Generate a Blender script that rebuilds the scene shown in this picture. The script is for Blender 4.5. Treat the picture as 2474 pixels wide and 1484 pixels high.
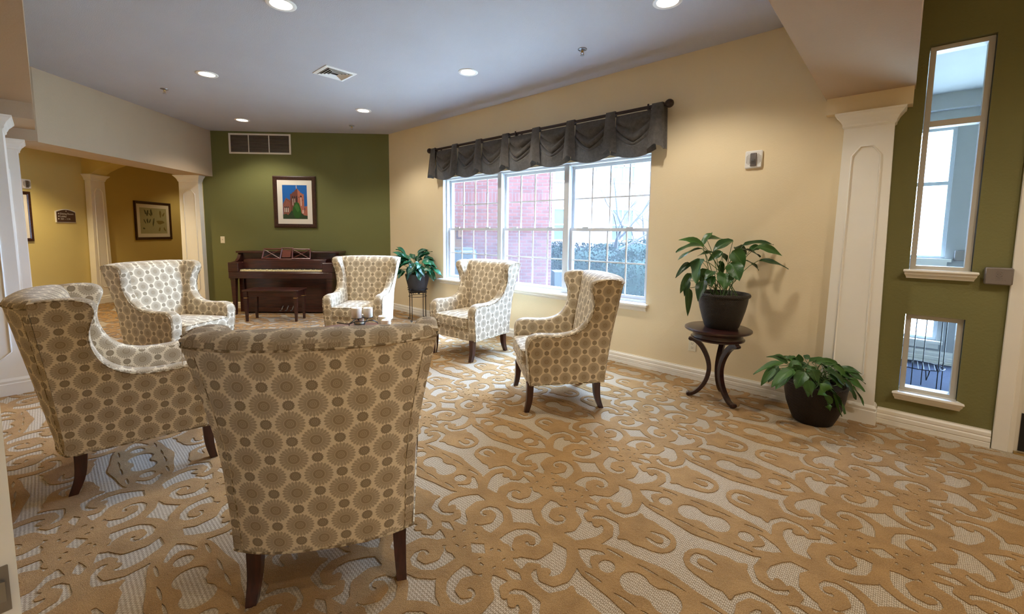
import bpy, bmesh, math, random
import numpy as np
from mathutils import Vector, Matrix

# ---------------------------------------------------------------- clear
for o in list(bpy.data.objects):
    bpy.data.objects.remove(o, do_unlink=True)
SC = bpy.context.scene
COL = SC.collection
PI = math.pi
A2 = 2 ** -0.5

# ---------------------------------------------------------------- camera
FPX, PPY = 1029.6, 657.0
CYAW, CPITCH, CROLL = 0.04374, -0.09282, 0.010186
CAMZ = 1.3875
_f = Vector((math.sin(CYAW) * math.cos(CPITCH), math.cos(CYAW) * math.cos(CPITCH), math.sin(CPITCH)))
_r0 = Vector((math.cos(CYAW), -math.sin(CYAW), 0))
_u0 = _r0.cross(_f)
_r = _r0 * math.cos(CROLL) + _u0 * math.sin(CROLL)
_u = -_r0 * math.sin(CROLL) + _u0 * math.cos(CROLL)
cam = bpy.data.cameras.new('camera')
cam.sensor_fit = 'HORIZONTAL'
cam.sensor_width = 36.0
cam.lens = 36.0 * FPX / 2474
cam.shift_y = -(742 - PPY) / 2474
cam.clip_start = 0.05
camo = bpy.data.objects.new('camera', cam)
COL.objects.link(camo)
camo.matrix_world = Matrix(((_r.x, _u.x, -_f.x, 0), (_r.y, _u.y, -_f.y, 0), (_r.z, _u.z, -_f.z, CAMZ), (0, 0, 0, 1)))
SC.camera = camo

# ---------------------------------------------------------------- world, exposure
SKY = 92.0
SC.view_settings.view_transform = 'Standard'
SC.view_settings.look = 'None'
SC.view_settings.exposure = 0.0
SC.view_settings.gamma = 1.0
SC.view_settings.use_curve_mapping = False
SC.cycles.use_denoising = True
SC.cycles.max_bounces = 10
SC.cycles.diffuse_bounces = 5
SC.cycles.glossy_bounces = 4
SC.cycles.transparent_max_bounces = 16
SC.cycles.sample_clamp_indirect = 60.0
SC.cycles.caustics_reflective = False
SC.cycles.caustics_refractive = False
W = bpy.data.worlds.new('overcast_sky')
SC.world = W
W.use_nodes = True
bg = W.node_tree.nodes['Background']
# overcast sky: zenith three times as bright as the horizon
_t = W.node_tree; _tc = _t.nodes.new('ShaderNodeTexCoord'); _sx = _t.nodes.new('ShaderNodeSeparateXYZ'); _mr = _t.nodes.new('ShaderNodeMapRange')
_t.links.new(_tc.outputs['Generated'], _sx.inputs[0]); _t.links.new(_sx.outputs[2], _mr.inputs[0])
_mr.inputs[1].default_value = 0; _mr.inputs[2].default_value = 1; _mr.inputs[3].default_value = SKY / 3; _mr.inputs[4].default_value = SKY
_t.links.new(_mr.outputs[0], bg.inputs[1])
bg.inputs[0].default_value = (0.42, 0.63, 1.0, 1)

def lamp(name, kind, loc, power, color, parent=None, **kw):
    l = bpy.data.lights.new(name, kind)
    l.energy = power
    l.color = color
    for k, v in kw.items():
        setattr(l, k, v)
    o = bpy.data.objects.new(name, l)
    COL.objects.link(o)
    o.location = loc
    if parent: o.parent = parent
    return o

# ---------------------------------------------------------------- helpers
def lin(c):
    c = c / 255.0
    return c / 12.92 if c <= 0.04045 else ((c + 0.055) / 1.055) ** 2.4
def rgb(r, g, b): return (lin(r), lin(g), lin(b), 1.0)

class NT:
    """small shader-graph builder"""
    def __init__(s, name):
        s.m = bpy.data.materials.new(name); s.m.use_nodes = True
        s.t = s.m.node_tree; s.t.nodes.clear()
        s.out = s.t.nodes.new('ShaderNodeOutputMaterial')
    def n(s, typ, **kw):
        x = s.t.nodes.new(typ)
        for k, v in kw.items(): setattr(x, k, v)
        return x
    def put(s, sock, v):
        if isinstance(v, bpy.types.NodeSocket): s.t.links.new(v, sock)
        else:
            try: sock.default_value = v
            except Exception: sock.default_value = (v, v, v)
    def math(s, op, a, b=0.0, c=0.0, clamp=False):
        x = s.n('ShaderNodeMath', operation=op, use_clamp=clamp)
        s.put(x.inputs[0], a); s.put(x.inputs[1], b); s.put(x.inputs[2], c)
        return x.outputs[0]
    def add(s, a, b): return s.math('ADD', a, b)
    def sub(s, a, b): return s.math('SUBTRACT', a, b)
    def mul(s, a, b): return s.math('MULTIPLY', a, b)
    def step(s, a, lo, hi):           # smooth 0..1 between lo and hi
        x = s.n('ShaderNodeMapRange', interpolation_type='SMOOTHSTEP')
        s.put(x.inputs[0], a); x.inputs[1].default_value = lo; x.inputs[2].default_value = hi
        return x.outputs[0]
    def mix(s, f, a, b):
        x = s.n('ShaderNodeMix', data_type='RGBA')
        s.put(x.inputs[0], f); s.put(x.inputs[6], a); s.put(x.inputs[7], b)
        return x.outputs[2]
    def noise(s, scale, detail=2.0, vec=None, rough=0.5):
        x = s.n('ShaderNodeTexNoise'); x.inputs['Scale'].default_value = scale
        x.inputs['Detail'].default_value = detail; x.inputs['Roughness'].default_value = rough
        if vec is None: vec = s.obj()
        s.put(x.inputs['Vector'], vec)
        return x.outputs[0]
    def obj(s): return s.n('ShaderNodeTexCoord').outputs['Object']
    def geo(s): return s.n('ShaderNodeNewGeometry').outputs['Position']
    def uv(s): return s.n('ShaderNodeTexCoord').outputs['UV']
    def xyz(s, v):
        x = s.n('ShaderNodeSeparateXYZ'); s.put(x.inputs[0], v); return x.outputs
    def vec(s, a, b, c=0.0):
        x = s.n('ShaderNodeCombineXYZ'); s.put(x.inputs[0], a); s.put(x.inputs[1], b); s.put(x.inputs[2], c); return x.outputs[0]
    def bump(s, h, strength=0.3, dist=0.01):
        x = s.n('ShaderNodeBump'); x.inputs['Strength'].default_value = strength
        x.inputs['Distance'].default_value = dist; s.put(x.inputs['Height'], h); return x.outputs[0]
    def surf(s, color, rough=0.6, metal=0.0, normal=None, spec=0.5, sheen=0.0, coat=0.0):
        p = s.n('ShaderNodeBsdfPrincipled')
        s.put(p.inputs['Base Color'], color); s.put(p.inputs['Roughness'], rough)
        p.inputs['Metallic'].default_value = metal
        p.inputs['Specular IOR Level'].default_value = spec
        p.inputs['Sheen Weight'].default_value = sheen
        p.inputs['Coat Weight'].default_value = coat
        if normal is not None: s.put(p.inputs['Normal'], normal)
        s.t.links.new(p.outputs[0], s.out.inputs[0])
        return p
    def done(s): return s.m

def plain(name, col, rough=0.6, metal=0.0, spec=0.5, var=0.08, nscale=6.0, bump=0.0, bscale=200.0, bdist=0.002, coat=0.0, sheen=0.0):
    t = NT(name)
    n = t.noise(nscale, 3)
    dark = tuple(c * (1 - var) for c in col[:3]) + (1,)
    lite = tuple(min(1, c * (1 + var)) for c in col[:3]) + (1,)
    c = t.mix(n, dark, lite)
    nm = t.bump(t.noise(bscale, 2), bump, bdist) if bump else None
    t.surf(c, rough, metal, nm, spec, sheen, coat)
    return t.done()

def emit(name, col, strength):
    t = NT(name)
    e = t.n('ShaderNodeEmission'); e.inputs[0].default_value = col; e.inputs[1].default_value = strength
    t.t.links.new(e.outputs[0], t.out.inputs[0])
    return t.done()

class MB:
    """collects shapes, links them as one mesh"""
    def __init__(s, M=None):
        s.v = []; s.f = []; s.mi = []; s.M = M; s.cur = 0
    def vert(s, p):
        p = Vector(p)
        if s.M is not None: p = s.M @ p
        s.v.append(p); return len(s.v) - 1
    def face(s, idx): s.f.append(tuple(idx)); s.mi.append(s.cur)
    def poly(s, pts): s.face([s.vert(p) for p in pts])
    def box(s, x0, x1, y0, y1, z0, z1, b=0.0):
        if b <= 0:
            i = [s.vert(p) for p in ((x0,y0,z0),(x1,y0,z0),(x1,y1,z0),(x0,y1,z0),(x0,y0,z1),(x1,y0,z1),(x1,y1,z1),(x0,y1,z1))]
            for q in ((3,2,1,0),(4,5,6,7),(0,1,5,4),(1,2,6,5),(2,3,7,6),(3,0,4,7)): s.face([i[k] for k in q])
        else:
            b = min(b, (x1-x0)*.45, (y1-y0)*.45, (z1-z0)*.45)
            rings = []
            for z, e in ((z0, b), (z0 + b, 0), (z1 - b, 0), (z1, b)):
                c = b
                X0, X1, Y0, Y1 = x0 + e, x1 - e, y0 + e, y1 - e
                k = c if e == 0 else 0.0001
                rings.append([(X0+k,Y0,z),(X1-k,Y0,z),(X1,Y0+k,z),(X1,Y1-k,z),(X1-k,Y1,z),(X0+k,Y1,z),(X0,Y1-k,z),(X0,Y0+k,z)])
            s.loft(rings, closed=True, caps=True)
    def loft(s, rings, closed=True, caps=False):
        ids = [[s.vert(p) for p in r] for r in rings]
        n = len(ids[0])
        for a, b in zip(ids, ids[1:]):
            for k in range(n if closed else n - 1):
                k2 = (k + 1) % n
                s.face((a[k], a[k2], b[k2], b[k]))
        if caps:
            s.face(tuple(reversed(ids[0]))); s.face(tuple(ids[-1]))
    def lathe(s, prof, n=24, c=(0, 0, 0), caps=True, ax='z'):
        rings = []
        for r, z in prof:
            ring = []
            for k in range(n):
                t = 2 * PI * k / n
                x, y = r * math.cos(t), r * math.sin(t)
                p = (x, y, z) if ax == 'z' else ((z, x, y) if ax == 'x' else (y, z, x))
                ring.append((c[0] + p[0], c[1] + p[1], c[2] + p[2]))
            rings.append(ring)
        s.loft(rings, True, caps)
    def tube(s, pts, r, n=6, closed=False, caps=True):
        pts = [Vector(p) for p in pts]
        m = len(pts)
        rs = r if isinstance(r, (list, tuple)) else [r] * m
        rings = []
        prev = None
        for i in range(m):
            if closed: d = pts[(i + 1) % m] - pts[i - 1]
            else: d = pts[min(i + 1, m - 1)] - pts[max(i - 1, 0)]
            if d.length < 1e-9: d = Vector((0, 0, 1))
            d.normalize()
            if prev is None:
                a = Vector((0, 0, 1)) if abs(d.z) < .9 else Vector((1, 0, 0))
                x = d.cross(a).normalized()
            else:
                x = (prev - d * prev.dot(d))
                if x.length < 1e-6: x = d.cross(Vector((0, 0, 1)))
                x.normalize()
            prev = x
            y = d.cross(x)
            rings.append([pts[i] + (x * math.cos(2*PI*k/n) + y * math.sin(2*PI*k/n)) * rs[i] for k in range(n)])
        if closed: rings.append(rings[0])
        s.loft(rings, True, caps and not closed)
    def sweep(s, path, sec, up=None, caps=True):
        """rectangular or any section (list of (a,b)) swept along path; a along side, b along up"""
        pts = [Vector(p) for p in path]; m = len(pts); rings = []
        for i in range(m):
            d = (pts[min(i+1, m-1)] - pts[max(i-1, 0)]).normalized()
            u = Vector(up) if up is not None else Vector((0, 0, 1))
            x = d.cross(u).normalized(); u2 = x.cross(d)
            sc = sec(i) if callable(sec) else sec
            rings.append([pts[i] + x * a + u2 * b for a, b in sc])
        s.loft(rings, True, caps)
    def prism(s, poly, y0, y1, plane='xz'):
        """extrude a 2-D outline; plane xz -> along y, xy -> along z"""
        def P(a, b, h): return (a, h, b) if plane == 'xz' else (a, b, h)
        n = len(poly)
        lo = [s.vert(P(a, b, y0)) for a, b in poly]; hi = [s.vert(P(a, b, y1)) for a, b in poly]
        s.face(lo); s.face(tuple(reversed(hi)))
        for k in range(n): s.face((lo[(k+1) % n], lo[k], hi[k], hi[(k+1) % n]))
    def grid(s, rows, closed=False):
        ids = [[s.vert(p) for p in r] for r in rows]
        for a, b in zip(ids, ids[1:]):
            n = len(a)
            for k in range(n if closed else n - 1):
                s.face((a[k], a[(k+1) % n], b[(k+1) % n], b[k]))
    def mesh(s, name, mats, smooth=None, uvbox=False, fix=True):
        me = bpy.data.meshes.new(name)
        me.from_pydata([tuple(p) for p in s.v], [], s.f)
        if not isinstance(mats, (list, tuple)): mats = [mats]
        for m in mats: me.materials.append(m)
        if len(mats) > 1: me.polygons.foreach_set('material_index', s.mi)
        if fix:
            bm = bmesh.new(); bm.from_mesh(me)
            bmesh.ops.remove_doubles(bm, verts=bm.verts, dist=1e-5)
            bmesh.ops.recalc_face_normals(bm, faces=bm.faces)
            bm.to_mesh(me); bm.free()
        if smooth is not None:
            me.polygons.foreach_set('use_smooth', [True] * len(me.polygons))
            me.set_sharp_from_angle(angle=math.radians(smooth))
        if uvbox: box_uv(me)
        me.update()
        return me

def box_uv(me):
    uvl = me.uv_layers.new(name='uv')
    nv = len(me.loops)
    uv = np.zeros((nv, 2))
    for p in me.polygons:
        n = p.normal
        ax = max(range(3), key=lambda k: abs(n[k]) * (1.0, 1.0, 1.15)[k])
        for li in p.loop_indices:
            c = me.vertices[me.loops[li].vertex_index].co
            if ax == 0: q = (c.y, c.z)
            elif ax == 1: q = (c.x, c.z)
            else: q = (c.x, c.y)
            uv[li] = q
    uvl.data.foreach_set('uv', uv.ravel())

def tag(o, label=None, cat=None, group=None, kind=None):
    if label: o['label'] = label
    if cat: o['category'] = cat
    if group: o['group'] = group
    if kind: o['kind'] = kind
    return o
def thing(name, label=None, cat=None, loc=(0, 0, 0), rz=0.0, group=None, kind=None):
    o = bpy.data.objects.new(name, None); COL.objects.link(o)
    o.empty_display_size = 0.1
    o.location = loc; o.rotation_euler = (0, 0, rz)
    return tag(o, label, cat, group, kind)
def link(name, me, parent=None, label=None, kind=None):
    o = bpy.data.objects.new(name, me); COL.objects.link(o)
    if parent: o.parent = parent
    if label: o['label'] = label
    if kind: o['kind'] = kind
    return o
def part(name, mb, mats, parent=None, smooth=None, uvbox=False, label=None, kind=None, fix=True):
    return link(name, mb.mesh(name, mats, smooth, uvbox, fix), parent, label, kind)
def solo(name, mb, mats, label, cat, group=None, kind=None, smooth=None):
    return tag(link(name, mb.mesh(name, mats, smooth)), label, cat, group, kind)
def kids(o): return [c for c in bpy.data.objects if c.parent == o]
def copy_tree(o, parent=None):
    c = o.copy(); COL.objects.link(c); c.parent = parent
    for ch in kids(o): copy_tree(ch, c)
    return c

# 45-degree wall frames: s along the wall (to the viewer's right), n into the wall
RZ_R = -PI / 4          # window wall: local x=(a,-a), y=(a,a)
def wr(s, n): return (s * A2 + n * A2, -s * A2 + n * A2)
M_R = Matrix.Rotation(RZ_R, 4, 'Z')           # local (s, n, z) -> world
RZ_L = PI / 4           # big left column: local x=(a,a), y=(-a,a)
M_L = Matrix.Rotation(RZ_L, 4, 'Z')
RZ_H = PI / 2           # hall wall: local x=+Y, y=-X
NW = 4.107              # window wall plane
HC = 3.05               # ceiling
YB = 7.63               # back wall
XC = NW / A2 - YB       # corner x
# ---------------------------------------------------------------- materials
def wall_mat(name, col, bump=0.25, bscale=90):
    t = NT(name)
    p = t.geo()
    n = t.noise(2.0, 3, p)
    c = t.mix(n, tuple(x * .95 for x in col[:3]) + (1,), tuple(min(1, x * 1.05) for x in col[:3]) + (1,))
    b = t.bump(t.noise(bscale, 3, p, .6), bump, 0.004)
    t.surf(c, 0.75, 0, b, 0.3)
    return t.done()
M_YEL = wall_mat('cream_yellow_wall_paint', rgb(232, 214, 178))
M_SOF = wall_mat('shaded_cream_soffit_paint', rgb(186, 162, 134))  # darker copy of the cream wall paint, soffit shade put into the colour
M_GRN = wall_mat('olive_green_wall_paint', rgb(114, 115, 70))
M_GRN2 = wall_mat('olive_green_textured_paint', rgb(124, 120, 76), 0.6, 60)
M_HALL = wall_mat('hall_yellow_paint', rgb(212, 192, 122))
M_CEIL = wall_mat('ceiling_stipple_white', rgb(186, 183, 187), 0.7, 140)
M_TRIM = plain('white_painted_trim', rgb(238, 233, 222), 0.35, var=.03)
M_COL = plain('white_painted_column', rgb(242, 238, 228), 0.4, var=.03, bump=.08, bscale=60)
M_SASH = plain('white_vinyl_sash', rgb(206, 209, 212), 0.3, var=.02)
M_SIDEFR = plain('grey_white_sidelight_frame', rgb(205, 200, 190), 0.45, var=.06)
M_DOOR = plain('white_door_paint', rgb(226, 220, 206), 0.35, var=.03)
M_DOORL = plain('white_gloss_door_paint', rgb(228, 232, 236), 0.25, var=.03)
M_BLACK = plain('black_kick_plate', rgb(22, 22, 24), 0.5, var=.1)
M_STEEL = plain('brushed_steel', rgb(150, 150, 152), 0.35, 0.9, var=.1)
M_BRASS = plain('dull_brass', rgb(200, 170, 110), 0.35, 0.9, var=.1)
M_GREYBOX = plain('grey_hammered_metal', rgb(136, 128, 124), 0.42, 0.5, var=.08, bump=.3, bscale=300)
M_PLASTIC = plain('ivory_plastic', rgb(226, 216, 190), 0.4, var=.02)
M_WHITEPL = plain('white_plastic', rgb(228, 226, 222), 0.4, var=.02)
M_DARKSLOT = plain('dark_slot', rgb(30, 27, 24), 0.7)
M_IRON = plain('black_wrought_iron', rgb(30, 28, 28), 0.45, 0.6, var=.15)
M_BRONZE = plain('dark_bronze_rod', rgb(52, 38, 34), 0.35, 0.3, var=.15)
M_WAX = None
def wax():
    t = NT('ivory_candle_wax')
    p = t.surf(t.mix(t.noise(8), rgb(244, 234, 208), rgb(250, 244, 226)), 0.45)
    p.inputs['Subsurface Weight'].default_value = 0.25
    p.inputs['Subsurface Radius'].default_value = (0.02, 0.012, 0.006)
    return t.done()
M_WAX = wax()
def wood(name, c1, c2, rough=0.3, scale=(3, 30, 30)):
    t = NT(name)
    o = t.obj()
    mp = t.n('ShaderNodeMapping'); mp.inputs['Scale'].default_value = scale
    t.put(mp.inputs[0], o)
    n = t.noise(1.6, 5, mp.outputs[0], .6)
    c = t.mix(t.step(n, .3, .7), c1, c2)
    t.surf(c, rough, 0, t.bump(n, .05, .002), 0.5, coat=.25)
    return t.done()
M_MAHOG = wood('dark_mahogany', rgb(46, 22, 17), rgb(74, 36, 27))
M_STOOL = wood('dark_cherry_stool', rgb(34, 17, 16), rgb(60, 29, 25), .28)
M_LEG = wood('espresso_chair_leg', rgb(50, 26, 20), rgb(76, 40, 30), .35, (30, 30, 4))
M_TABLE = wood('mahogany_table_top', rgb(92, 48, 40), rgb(120, 66, 54), .32)
M_FRAME = wood('dark_picture_frame', rgb(40, 22, 16), rgb(72, 42, 30), .3, (40, 8, 40))
M_IVORY = plain('ivory_keys', rgb(240, 226, 176), .3, var=.04)
M_MATB = plain('white_picture_mat', rgb(226, 220, 208), .8, var=.02)

def fabric():
    t = NT('medallion_upholstery')
    ax, ay = 0.0755, 0.0680
    x, y, _ = t.xyz(t.uv())
    px = t.math('DIVIDE', x, ax); py = t.math('DIVIDE', y, ay)
    def near(ox, oy):
        qx = t.sub(px, ox); qy = t.sub(py, oy)
        qx = t.sub(qx, t.mul(2.0, t.math('ROUND', t.mul(qx, .5))))
        qy = t.sub(qy, t.mul(2.0, t.math('ROUND', t.mul(qy, .5))))
        qx = t.mul(qx, ax); qy = t.mul(qy, ay)
        d = t.math('SQRT', t.add(t.mul(qx, qx), t.mul(qy, qy)))
        return qx, qy, d
    def two(a, b):
        c = t.math('LESS_THAN', a[2], b[2])
        sel = lambda u, v: t.add(t.mul(u, c), t.mul(v, t.sub(1.0, c)))
        return sel(a[0], b[0]), sel(a[1], b[1]), t.math('MINIMUM', a[2], b[2])
    bx, by, bd = two(near(0, 0), near(1, 1))
    sx, sy, sd = two(near(1, 0), near(0, 1))
    ang = t.math('ARCTAN2', by, bx); sang = t.math('ARCTAN2', sy, sx)
    R = 0.0462; r = 0.0190
    pet = t.math('COSINE', t.mul(ang, 24.0))
    rel = t.math('DIVIDE', bd, R)
    edge = t.sub(t.add(1.0, t.mul(pet, .055)), rel)
    big = t.step(edge, -.02, .05)
    # inner drawing of the big medallion: rings and petal lines
    ring1 = t.step(t.math('ABSOLUTE', t.sub(rel, .44)), .035, .0)
    ring2 = t.step(t.math('ABSOLUTE', t.sub(rel, .22)), .035, .0)
    ring3 = t.step(t.math('ABSOLUTE', t.sub(rel, .10)), .03, .0)
    pl = t.mul(t.step(t.math('COSINE', t.mul(ang, 24.0)), .2, -.9), t.step(rel, .60, .72))
    pl2 = t.mul(t.step(t.math('COSINE', t.add(t.mul(ang, 48.0), 1.6)), .3, .95), t.step(rel, .52, .60))
    core = t.step(rel, .46, .42)
    lines = t.math('MINIMUM', 1.0, t.add(t.add(t.mul(ring1, .75), t.mul(ring2, .6)), t.add(t.mul(ring3, .6), t.add(t.mul(pl, .55), t.mul(pl2, .3)))))
    srel = t.math('DIVIDE', sd, r)
    sedge = t.sub(t.add(1.0, t.mul(t.math('COSINE', t.mul(sang, 16.0)), .06)), srel)
    small = t.step(sedge, -.03, .08)
    sl = t.add(t.mul(t.step(t.math('ABSOLUTE', t.sub(srel, .5)), .07, 0), .6), t.mul(t.step(t.math('ABSOLUTE', t.sub(srel, .2)), .07, 0), .6))
    bgc = rgb(234, 220, 192)
    med = t.mix(core, rgb(178, 161, 134), rgb(162, 144, 116))
    med = t.mix(lines, med, rgb(216, 200, 170))
    sm = t.mix(sl, rgb(152, 135, 108), rgb(204, 187, 157))
    c = t.mix(big, bgc, med)
    c = t.mix(small, c, sm)
    w = t.n('ShaderNodeTexWave'); w.inputs['Scale'].default_value = 260; w.inputs['Distortion'].default_value = 1.5
    t.put(w.inputs[0], t.uv())
    nz = t.noise(900, 1, t.uv())
    h = t.add(t.mul(nz, .6), t.mul(w.outputs[1], .2))
    t.surf(c, .85, 0, t.bump(h, .25, .0015), .25, sheen=.25)
    return t.done()
M_FAB = fabric()
def piping():
    t = NT('cord_piping'); w = t.n('ShaderNodeTexWave'); w.inputs['Scale'].default_value = 60; t.put(w.inputs[0], t.obj())
    t.surf(t.mix(t.step(t.noise(45, 2), .42, .6), rgb(128, 110, 84), rgb(214, 198, 166)), .85, 0, None, .2); return t.done()
M_PIP = piping()

def loopcarpet():
    t = NT('beige_loop_carpet')
    p = t.geo()
    x, y, _ = t.xyz(p)
    u = t.mul(t.add(x, y), A2); v = t.mul(t.sub(y, x), A2)
    row = t.math('FLOOR', t.mul(v, 150.0))
    sh = t.mul(t.math('FRACT', t.mul(row, .5)), .5)
    a = t.math('SINE', t.mul(t.add(t.mul(u, 75.0), sh), 2 * PI)); b = t.math('SINE', t.mul(v, 2 * PI * 150.0))
    h = t.add(t.mul(a, .5), t.mul(b, .5))
    n = t.noise(120, 2, p)
    m = t.step(t.add(t.mul(h, .5), n), .0, 1.2)
    c = t.mix(m, rgb(144, 122, 91), rgb(216, 199, 170))
    t.surf(c, .95, 0, t.bump(t.add(h, n), .5, .003), .1, sheen=.3)
    return t.done()
M_LOOP = loopcarpet()
def pilecarpet():
    t = NT('golden_cut_pile')
    p = t.geo()
    n = t.noise(260, 3, p, .7); n2 = t.noise(9, 3, p)
    c = t.mix(t.step(t.add(n, t.mul(n2, .4)), .45, .95), rgb(145, 107, 57), rgb(195, 154, 97))
    t.surf(c, .95, 0, t.bump(t.add(n, t.mul(t.noise(70, 2, p), .8)), .9, .006), .05, sheen=.2)
    return t.done()
M_PILE = pilecarpet()
def vestcarpet():
    t = NT('blue_grey_mat'); p = t.geo(); n = t.noise(180, 3, p, .7)
    t.surf(t.mix(t.step(n, .35, .65), rgb(34, 38, 48), rgb(62, 66, 78)), .95, 0, t.bump(n, .5, .004), .1); return t.done()
M_VEST = vestcarpet()

def valfab():
    t = NT('grey_brown_linen'); p = t.obj()
    n = t.noise(420, 2, p); n2 = t.noise(30, 3, p)
    c = t.mix(t.step(t.add(t.mul(n, .7), t.mul(n2, .3)), .35, .65), rgb(72, 68, 65), rgb(102, 97, 92))
    pr = t.surf(c, .9, 0, t.bump(n, .3, .001), .15, sheen=.2)
    tr = t.n('ShaderNodeBsdfTranslucent'); t.put(tr.inputs[0], c)
    mx = t.n('ShaderNodeMixShader'); mx.inputs[0].default_value = .10
    t.t.links.new(pr.outputs[0], mx.inputs[1]); t.t.links.new(tr.outputs[0], mx.inputs[2]); t.t.links.new(mx.outputs[0], t.out.inputs[0])
    return t.done()
M_VAL = valfab()

def glass(name, tint, haze):
    t = NT(name)
    tr = t.n('ShaderNodeBsdfTransparent'); tr.inputs[0].default_value = tint
    gl = t.n('ShaderNodeBsdfGlossy'); gl.inputs['Roughness'].default_value = .02
    tl = t.n('ShaderNodeBsdfTranslucent'); tl.inputs[0].default_value = (.9, .95, 1, 1)
    fr = t.n('ShaderNodeFresnel'); fr.inputs[0].default_value = 1.35
    m1 = t.n('ShaderNodeMixShader'); t.put(m1.inputs[0], t.mul(fr.outputs[0], .6))
    t.t.links.new(tr.outputs[0], m1.inputs[1]); t.t.links.new(gl.outputs[0], m1.inputs[2])
    m2 = t.n('ShaderNodeMixShader'); t.put(m2.inputs[0], t.add(haze * .8, t.mul(t.noise(2.5, 2), haze * .4)))
    t.t.links.new(m1.outputs[0], m2.inputs[1]); t.t.links.new(tl.outputs[0], m2.inputs[2]); t.t.links.new(m2.outputs[0], t.out.inputs[0])
    return t.done()
M_GLASS = glass('window_glass', (.96, .98, .98, 1), .010)
M_GLASSL = glass('screened_window_glass', (.80, .84, .90, 1), .019)
M_GLASSS = glass('sidelight_glass', (.92, .95, .97, 1), .004)
M_CLEARPL = glass('clear_lens', (.9, .9, .9, 1), .1)

def brick_mat():
    t = NT('red_brick'); i = t.n('ShaderNodeObjectInfo')
    c = t.mix(i.outputs['Random'], rgb(66, 35, 31), rgb(82, 47, 41))
    c = t.mix(t.mul(t.noise(60, 3), .5), c, rgb(62, 30, 28))
    t.surf(c, .9, 0, t.bump(t.noise(150, 2), .4, .003), .2); return t.done()
M_BRICK = brick_mat()
M_MORTAR = plain('grey_mortar', rgb(84, 80, 80), .95, bump=.3)
def farbrick():
    t = NT('far_pale_brick'); b = t.n('ShaderNodeTexBrick'); x, y, z = t.xyz(t.geo())
    t.put(b.inputs[0], t.vec(x, z)); b.inputs['Scale'].default_value = 5.0
    b.inputs['Color1'].default_value = rgb(92, 74, 72); b.inputs['Color2'].default_value = rgb(80, 62, 60); b.inputs['Mortar'].default_value = rgb(104, 100, 98)
    t.surf(b.outputs[0], .9); return t.done()
M_FARB = farbrick()
M_GROUND = plain('pale_winter_grass', rgb(196, 192, 172), .95, var=.25, nscale=12, bump=.5, bscale=80, bdist=.02)
M_PAVE = plain('pale_concrete', rgb(190, 188, 182), .9, var=.08)
M_HEDGE = plain('hedge_leaf_green', rgb(22, 32, 22), .8, spec=.1, var=.25, nscale=9)
M_BARK = plain('grey_bark', rgb(58, 52, 50), .9, var=.2)
M_ACBOX = plain('grey_condenser_metal', rgb(16, 20, 24), .6, 0, var=.08)
M_SOIL = plain('dark_potting_soil', rgb(40, 32, 26), .95, var=.3, nscale=60, bump=.8, bscale=90, bdist=.01)
def potmat(name, c1, c2, rings):
    t = NT(name); x, y, z = t.xyz(t.obj())
    h = t.noise(80, 2)
    if rings:
        an = t.math('ARCTAN2', y, x)
        h = t.mul(t.math('SINE', t.mul(z, 2 * PI * 85)), t.math('SINE', t.mul(an, 70.0)))
    c = t.mix(t.step(h, -.6, .8), c1, c2)
    t.surf(c, .42, 0, t.bump(h, .5, .004), .4); return t.done()
M_POTW = potmat('woven_brown_pot', rgb(26, 21, 18), rgb(58, 49, 41), True)
M_POTD = potmat('dark_brown_pot', rgb(22, 13, 12), rgb(36, 24, 21), True)
M_POTB = potmat('matt_black_pot', rgb(38, 36, 38), rgb(50, 48, 50), False)
def leafmat(name, c1, c2, rough=.32):
    t = NT(name); i = t.n('ShaderNodeObjectInfo')
    u, v, _ = t.xyz(t.uv())
    rib = t.step(t.math('ABSOLUTE', t.sub(u, .5)), .06, .0)
    vein = t.mul(t.step(t.math('SINE', t.mul(t.add(v, t.mul(t.math('ABSOLUTE', t.sub(u, .5)), -.7)), 75.0)), .6, 1.0), .3)
    c = t.mix(i.outputs['Random'], c1, c2)
    c = t.mix(t.math('MAXIMUM', t.mul(rib, .5), vein), c, rgb(96, 132, 66))
    t.surf(c, rough, 0, t.bump(t.mul(t.math('SINE', t.mul(t.add(v, t.mul(t.math('ABSOLUTE', t.sub(u, .5)), -.7)), 75.0)), 1.0), .12, .002), .5)
    return t.done()
M_LEAFA = leafmat('deep_green_leaf', rgb(24, 54, 28), rgb(50, 88, 36))
M_LEAFB = leafmat('mid_green_leaf', rgb(34, 72, 26), rgb(62, 104, 40), .42)
M_LEAFC = leafmat('glossy_blue_green_leaf', rgb(14, 62, 44), rgb(26, 92, 60), .25)
M_STALK = plain('green_stalk', rgb(70, 100, 48), .5)
M_LAMP = emit('lamp_glow', (1.0, .9, .74, 1), 14.0)
M_LAMPTRIM = plain('white_lamp_trim', rgb(236, 232, 226), .4, var=.02)

# ---------------------------------------------------------------- room shell
def wall_cells(M, s0, s1, n0, n1, z0, z1, holes=()):
    """a wall slab in (s, n, z) with rectangular holes"""
    mb = MB(M)
    ss = sorted({s0, s1} | {h[0] for h in holes} | {h[1] for h in holes})
    zs = sorted({z0, z1} | {h[2] for h in holes} | {h[3] for h in holes})
    for a, b in zip(ss, ss[1:]):
        for c, d in zip(zs, zs[1:]):
            if any(a >= h[0] - 1e-6 and b <= h[1] + 1e-6 and c >= h[2] - 1e-6 and d <= h[3] + 1e-6 for h in holes): continue
            mb.box(a, b, n0, n1, c, d)
    return mb
def struct(name, mb, mat, label, cat='wall', smooth=None):
    return solo(name, mb, mat, label, cat, kind='structure', smooth=smooth)
I4 = Matrix.Identity(4)
HT = 3.75
WIN = (-5.20, -1.90, 0.66, 2.19)
SL1 = (0.040, 0.347, 1.150, 2.678)
SL2 = (0.045, 0.342, 0.262, 0.832)
NG = 4.14
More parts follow.
